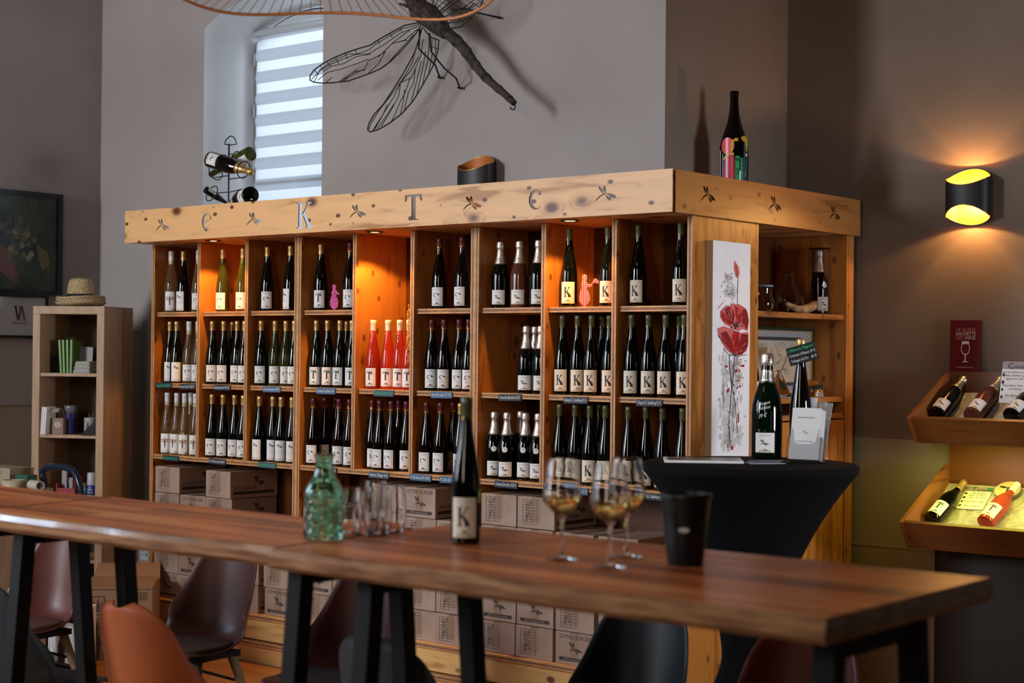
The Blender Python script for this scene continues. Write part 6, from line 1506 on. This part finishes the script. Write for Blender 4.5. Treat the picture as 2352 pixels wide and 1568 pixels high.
# ================================================================== TRAY DISPLAY ON THE RIGHT
DX0, DX1 = .738, 2.6
M['pine_tray'] = pine('pine_tray', 0, (.15, .052, .014), (.09, .028, .008), kscale=3.6, krad=.12)
M['pine_tray_s'] = pine('pine_tray_side', 1, (.27, .10, .026), (.17, .055, .014), kscale=3.6)
M['bubble'] = noise_tint(mat('quilted_liner', (.45, .44, .38), .55), (.36, .35, .30), (.52, .50, .44), (1, 1, 1), 40, 3, .9, 60, .012)
t = thing('tiered_display_stand', 'tiered pine wall stand with two tilted trays of wine bottles on the right', 'display stand', (0, 0, 0))
MB().box(DX0 + .02, DX1, 1.452, 1.472, .77, 1.585).build('back_board', 'pine_tray', t)
def tray(yf, zf0, zf1, yb_, zb_):
    # side: parallelogram; front board; sloping floor
    side = [(yf + .085, zf0), (yb_, zb_ - .115), (yb_, zb_), (yf, zf1)]
    for x in (DX0, DX1 - .02):
        MB().prism([side], lambda y, z, s_, x=x: (x + .020 * (1 - s_) , y, z) if False else (x + .020 * s_, y, z)).build('tray_side', 'pine_tray_s', t, bevel=.0015)
    b = MB(); n_ = Vector((0, -(zf1 - zf0), -.085)).normalized() * .018
    v = [(DX0 + .02, yf, zf1), (DX1 - .02, yf, zf1), (DX1 - .02, yf + .085, zf0), (DX0 + .02, yf + .085, zf0)]
    v2 = [(a, y + .019, z + .010) for a, y, z in v]
    fixn(b.add(v + v2, [(3, 2, 1, 0), (4, 5, 6, 7), (0, 1, 5, 4), (1, 2, 6, 5), (2, 3, 7, 6), (3, 0, 4, 7)]).build('front_board', 'pine_tray', t, bevel=.0015))
    y0, z0 = yf + .104, zf0 + .014; y1, z1 = yb_ - .001, zb_ - .095
    fl_ = [(DX0 + .021, y0, z0), (DX1 - .021, y0, z0), (DX1 - .021, y1, z1), (DX0 + .021, y1, z1)]
    lo = [(a, y, z - .014) for a, y, z in fl_]
    fixn(MB().add(lo + fl_, [(3, 2, 1, 0), (4, 5, 6, 7), (0, 1, 5, 4), (1, 2, 6, 5), (2, 3, 7, 6), (3, 0, 4, 7)]).build('tray_floor', 'pine_tray', t))
    up = [(a, y, z + .0045) for a, y, z in fl_]
    fixn(MB().add([(a, y, z + .0005) for a, y, z in fl_] + up, [(3, 2, 1, 0), (4, 5, 6, 7), (0, 1, 5, 4), (1, 2, 6, 5), (2, 3, 7, 6), (3, 0, 4, 7)]).build('liner', 'bubble', t))
    return (y0, z0 + .0045), (y1, z1 + .0045)
u0, u1 = tray(1.040, 1.262, 1.376, 1.450, 1.578)
l0, l1 = tray(.972, .790, .912, 1.450, 1.150)
MB().box(DX0 + .03, DX1 - .02, 1.28, 1.475, 0, .768).build('base_cabinet', mat('dark_base', (.018, .011, .008), .7), t)
def intray(a, b_, s_, x, dz=0): 
    d = Vector((0, b_[0] - a[0], b_[1] - a[1])); return Vector((x, a[0], a[1])) + d * s_ + d.cross(Vector((1, 0, 0))).normalized() * -0 + Vector((0, 0, dz))
def tray_bottle(ty, a, b_, ub, vb, ut, vt, label, rot=0):
    R = PF[TYPES[ty][0]]['R']; d = Vector((0, b_[0] - a[0], b_[1] - a[1])).normalized(); nz = Vector((0, -d.z, d.y))
    # base on the ray, resting with its body on the tray floor
    def hit(u, v, off):
        o_ = Vector((0, a[0], a[1])) + nz * off; dr = FWD + RT * ((u - 1176) / F_PX) + UP * ((784 - v) / F_PX)
        return CAM + dr * ((o_ - CAM).dot(nz) / dr.dot(nz))
    p0, p1 = hit(ub, vb, R + .001), hit(ut, vt, R + .001); ax = (p1 - p0).normalized()
    s_ = (p0 - Vector((0, a[0], a[1]))).dot(d)
    if s_ < .012: p0 += d * (.012 - s_)
    R4 = Matrix((( 0,) * 4,) * 4)
    zx = ax; yx = -(nz - nz.dot(ax) * ax).normalized(); xx = yx.cross(zx)
    R3 = Matrix((xx, yx, zx)).transposed().to_4x4()
    return bottle(ty, (0, 0, 0), 0, label, 'bottles lying in the display trays', M4=Matrix.Translation(p0) @ R3 @ Matrix.Rotation(rot, 4, 'Z'))
tray_bottle('crem', u0, u1, 2150, 955, 2198, 892, 'black sparkling bottle lying leftmost in the upper display tray', .35)
tray_bottle('cremr', u0, u1, 2232, 957, 2280, 896, 'rosé sparkling bottle lying second in the upper display tray', .30)
tray_bottle('cremm', u0, u1, 2322, 959, 2372, 905, 'sparkling bottle with medallion at the right edge of the upper display tray', .25)
TYPES['Tt'] = ('sparkling', 'glass_dark', 'gold_cap', 'crem', '')
PF['burg'] = dict(R=.040, H=.30, prof=[(.032, 0), (.039, .003), (.040, .010), (.040, .140), (.038, .160), (.030, .185), (.021, .208), (.0155, .230), (.0145, .255), (.0142, .296)], cap=[(.0155, .236), (.0152, .24), (.0152, .283), (.0160, .285), (.0160, .297), (.0145, .2995), (0, .2995)], lz=.018, lh=.085, lw=.070)
TYPES['Tb'] = ('burg', 'glass_dark', 'gold_cap', 'T_grn', ''); TYPES['Tr'] = ('burg', 'glass_rose', 'cream_cap', 'T_red', '')
M['rose_dim'] = mat('rose_glass_lying', (.60, .10, .05), .04, trans=.6, ior=1.36); TYPES['Tr'] = ('burg', 'rose_dim', 'cream_cap', 'T_red', '')
tray_bottle('Tb', l0, l1, 2140, 1195, 2205, 1118, 'dark T-label bottle lying in the lower display tray', .25)
tray_bottle('Tr', l0, l1, 2262, 1202, 2318, 1135, 'rosé T-label bottle lying in the lower display tray', .2)
def on_floor(a, b_, u, v, off=0):
    d = Vector((0, b_[0] - a[0], b_[1] - a[1])).normalized(); nz = Vector((0, -d.z, d.y)); o_ = Vector((0, a[0], a[1])) + nz * off
    dr = FWD + RT * ((u - 1176) / F_PX) + UP * ((784 - v) / F_PX); return CAM + dr * ((o_ - CAM).dot(nz) / dr.dot(nz)), d, nz
p_, d_, n_ = on_floor(l0, l1, 2240, 1144, .003)
def info_card(name, label, p, d, nz, W_, H_, title, lines, rot=0):
    t = thing(name, label, 'sign'); yx = d; xx = yx.cross(nz)
    t.matrix_world = Matrix.Translation(p) @ Matrix((xx, yx, nz)).transposed().to_4x4() @ Matrix.Rotation(rot, 4, 'Z')
    MB().box(-W_ / 2, W_ / 2, -H_ / 2, H_ / 2, 0, .002).build('card', 'white', t)
    MB().box(-W_ / 2, W_ / 2, H_ / 2 - .034, H_ / 2 - .001, .0021, .0023).build('header_band', mat('lilac_grey_header', (.32, .28, .30), .6), t)
    b = MB(); f = lambda x, y: (x, y, .0030)
    b.text(title[0], .040, lambda x, y: f(x - W_ * .30, y + H_ / 2 - .032), 0, align='LEFT'); b.text(title[1:], .024, lambda x, y: f(x - W_ * .30 + .026, y + H_ / 2 - .031), 0, align='LEFT')
    for i, s_ in enumerate(lines):
        if s_: b.text(s_, .0125, lambda x, y, i=i: f(x + .008, y + H_ / 2 - .052 - i * .0155), 0)
    for y, sc in ((H_ * .18, .008), (0, .009), (-H_ * .18, .007), (-H_ * .36, .008)): b.flat([arc(-W_ * .42, y, sc * .7, sc, 0, 330, 10)], f)
    b.flat([[(W_ / 2 - .026, H_ / 2 - .028), (W_ / 2 - .004, H_ / 2 - .028), (W_ / 2 - .004, H_ / 2 - .006), (W_ / 2 - .026, H_ / 2 - .006)]], lambda x, y: (x, y, .0034), 1)
    b.build('print', ['ink', 'ink_green'], t); return t
info_card('info_card', 'white Tentations information card lying in the lower display tray', p_, d_, n_, .125, .165, 'Tentations', ['Sols de plaine', 'Sables et alluvions', 'Vignes de 10 ans', '', 'Pinots Noir et Blanc', '', 'Vins de table sec', '', 'Rondes'], .02)
d2 = Vector((0, .25, 1)).normalized(); q = atY(2330, 878, 1.33)
info_card('info_card', 'white Crémants information card standing in the upper display tray', Vector((q.x, 1.33, q.z)), d2, Vector((0, -d2.z, d2.y)), .125, .190, 'Crémants', ['Sols de plaines et coteaux', 'Sables, alluvions, granit', 'Vignes de 5 à 40 ans', '', 'Pinots Blanc, Noir, Gris', 'Chardonnay', '', 'Vins effervescents', '', 'Frais', 'Elégants'])
p_, d_, n_ = on_floor(l0, l1, 2315, 1126, .022)
t = thing('wood_slice', 'round pale wood slice with burnt dragonfly in the lower display tray', 'wood slice'); t.matrix_world = Matrix.Translation(p_) @ Matrix((Vector((1, 0, 0)), d_, n_)).transposed().to_4x4()
M['slice'] = mat('pale_wood_disc', (.62, .48, .22), .7)
MB().lathe([(0, -.016), (.056, -.016), (.060, -.012), (.060, .006)], 36).build('bark_edge', mat('slice_bark', (.12, .09, .05), .8), t)
MB().lathe([(0, .0065), (.0585, .0065), (.060, .0060)], 36).build('cut_face', 'slice', t)
MB().flat([place(petal(-90, .036, .005, 0, base=.002), 0, 0, 1)], lambda x, y: (x, y + .014, .008)).flat([place(petal(12, .046, .012, 0, base=.001), 0, 0, 1)], lambda x, y: (x, y + .008, .008)).flat([place(petal(168, .046, .012, 0, base=.001), 0, 0, 1)], lambda x, y: (x, y + .008, .008)).build('burnt_dragonfly', 'ink', t)
# maroon plaque on top of the back board
a_, b2 = atY(2179, 842, 1.462), atY(2252, 727, 1.462)
t = thing('maroon_plaque', 'dark red metal plaque with a white wine glass standing above the trays', 'plaque', ((a_.x + b2.x) / 2, 1.474, 1.586)); Wp, Hp = b2.x - a_.x, .240
t.rotation_euler = (-.03, 0, 0)
MB().box(-Wp / 2, Wp / 2, -.004, 0, 0, Hp).build('plate', mat('maroon_enamel', (.10, .003, .007), .45, spec=.3), t, bevel=.001)
b = MB(); f = lambda x, z: (x, -.0048, z)
b.text('LE GUIDE', .024, lambda x, z: f(x, z + Hp * .78), 1, width=Wp * .62); b.text('HACHETTE', .024, lambda x, z: f(x, z + Hp * .70), 0, width=Wp * .64)
b.text('DES', .024, lambda x, z: f(x - Wp * .32, z + Hp * .62), 1, align='LEFT', width=Wp * .25); b.text('VINS', .024, lambda x, z: f(x - Wp * .03, z + Hp * .62), 0, align='LEFT', width=Wp * .34)
gl_o = [(-.15, .02), (.15, .02), (.12, .05), (.03, .08), (.03, .34), (.15, .42), (.22, .58), (.20, .78), (.16, 1), (-.16, 1), (-.20, .78), (-.22, .58), (-.15, .42), (-.03, .34), (-.03, .08), (-.12, .05)]
gl_i = [(.0, .39), (.12, .45), (.185, .58), (.17, .76), (.145, .86), (-.145, .86), (-.17, .76), (-.185, .58), (-.12, .45)]
b.flat([place(gl_o, 0, Hp * .17, Hp * .42), place(gl_i, 0, Hp * .17, Hp * .42)[::-1]], f, 0)
b.text('www.hachette-vins.com', .010, lambda x, z: f(x, z + Hp * .07), 0, width=Wp * .52)
b.build('lettering', [mat('plaque_white', (.62, .56, .55), .5), mat('plaque_pink', (.50, .18, .20), .5)], t)
# strip light under the upper tray (yellow-green)
t = thing('strip_light', 'thin glowing yellow-green strip light under the upper display tray', 'strip light', (0, 0, 0))
MB().box(DX0 + .05, DX1 - .03, 1.16, 1.175, 1.262, 1.268).build('diffuser', mat('strip_glow', (.9, .9, .3), .4, emit=(.85, .80, .12), estr=2.5), t)
area('strip_lamp', (1.66, 1.168, 1.258), (1.66, 1.22, .6), 1.80, .012, 13, (.90, .82, .10))
# finer parts hang under the part they belong to
NEST = {'chalk_writing': ('slate', 'glass_body'), 'print': ('box_body', 'card', 'sheet'), 'address_label': ('box_body',), 'label_print': ('box_body',), 'bottle_print': ('box_body',),
        'ribbon': ('crown',), 'gold_fillet': ('outer_frame',), 'map_sheet': ('mount',), 'inner_frame': ('mount',), 'map_lines': ('mount',), 'burnt_dragonfly': ('cut_face',), 'poppies': ('canvas',), 'grapes': ('photo',),
        'lettering': ('sheet', 'plate', 'can_body', 'crate_body'), 'header_band': ('card',), 'lens': ('ring',), 'seat_cushion': ('shell',), 'blue_band': ('can_body',), 'emblem': ('bucket_body',), 'picture': ('sheet',),
        'oval_print': ('box_body',), 'tower_print': ('mug_body',), 'painted_figures': ('glass_body',), 'cover_print': ('pages',), 'tail_hook': ('tail_branch',), 'dark_strip': ('window_frame',), 'hinge': ('window_frame',), 'medallion': ('glass_body',), 'rim': ('jar_body', 'gold_lining')}
for o in [o for o in COL.objects if o.parent and not o.parent.parent]:
    for nm in (NEST.get(o.name.split('.')[0], ()) if len(o.parent.children) > 2 else ()):
        sib = [c for c in o.parent.children if c.name.split('.')[0] == nm]
        if sib: o.parent = sib[0]; break
bpy.context.view_layer.update()
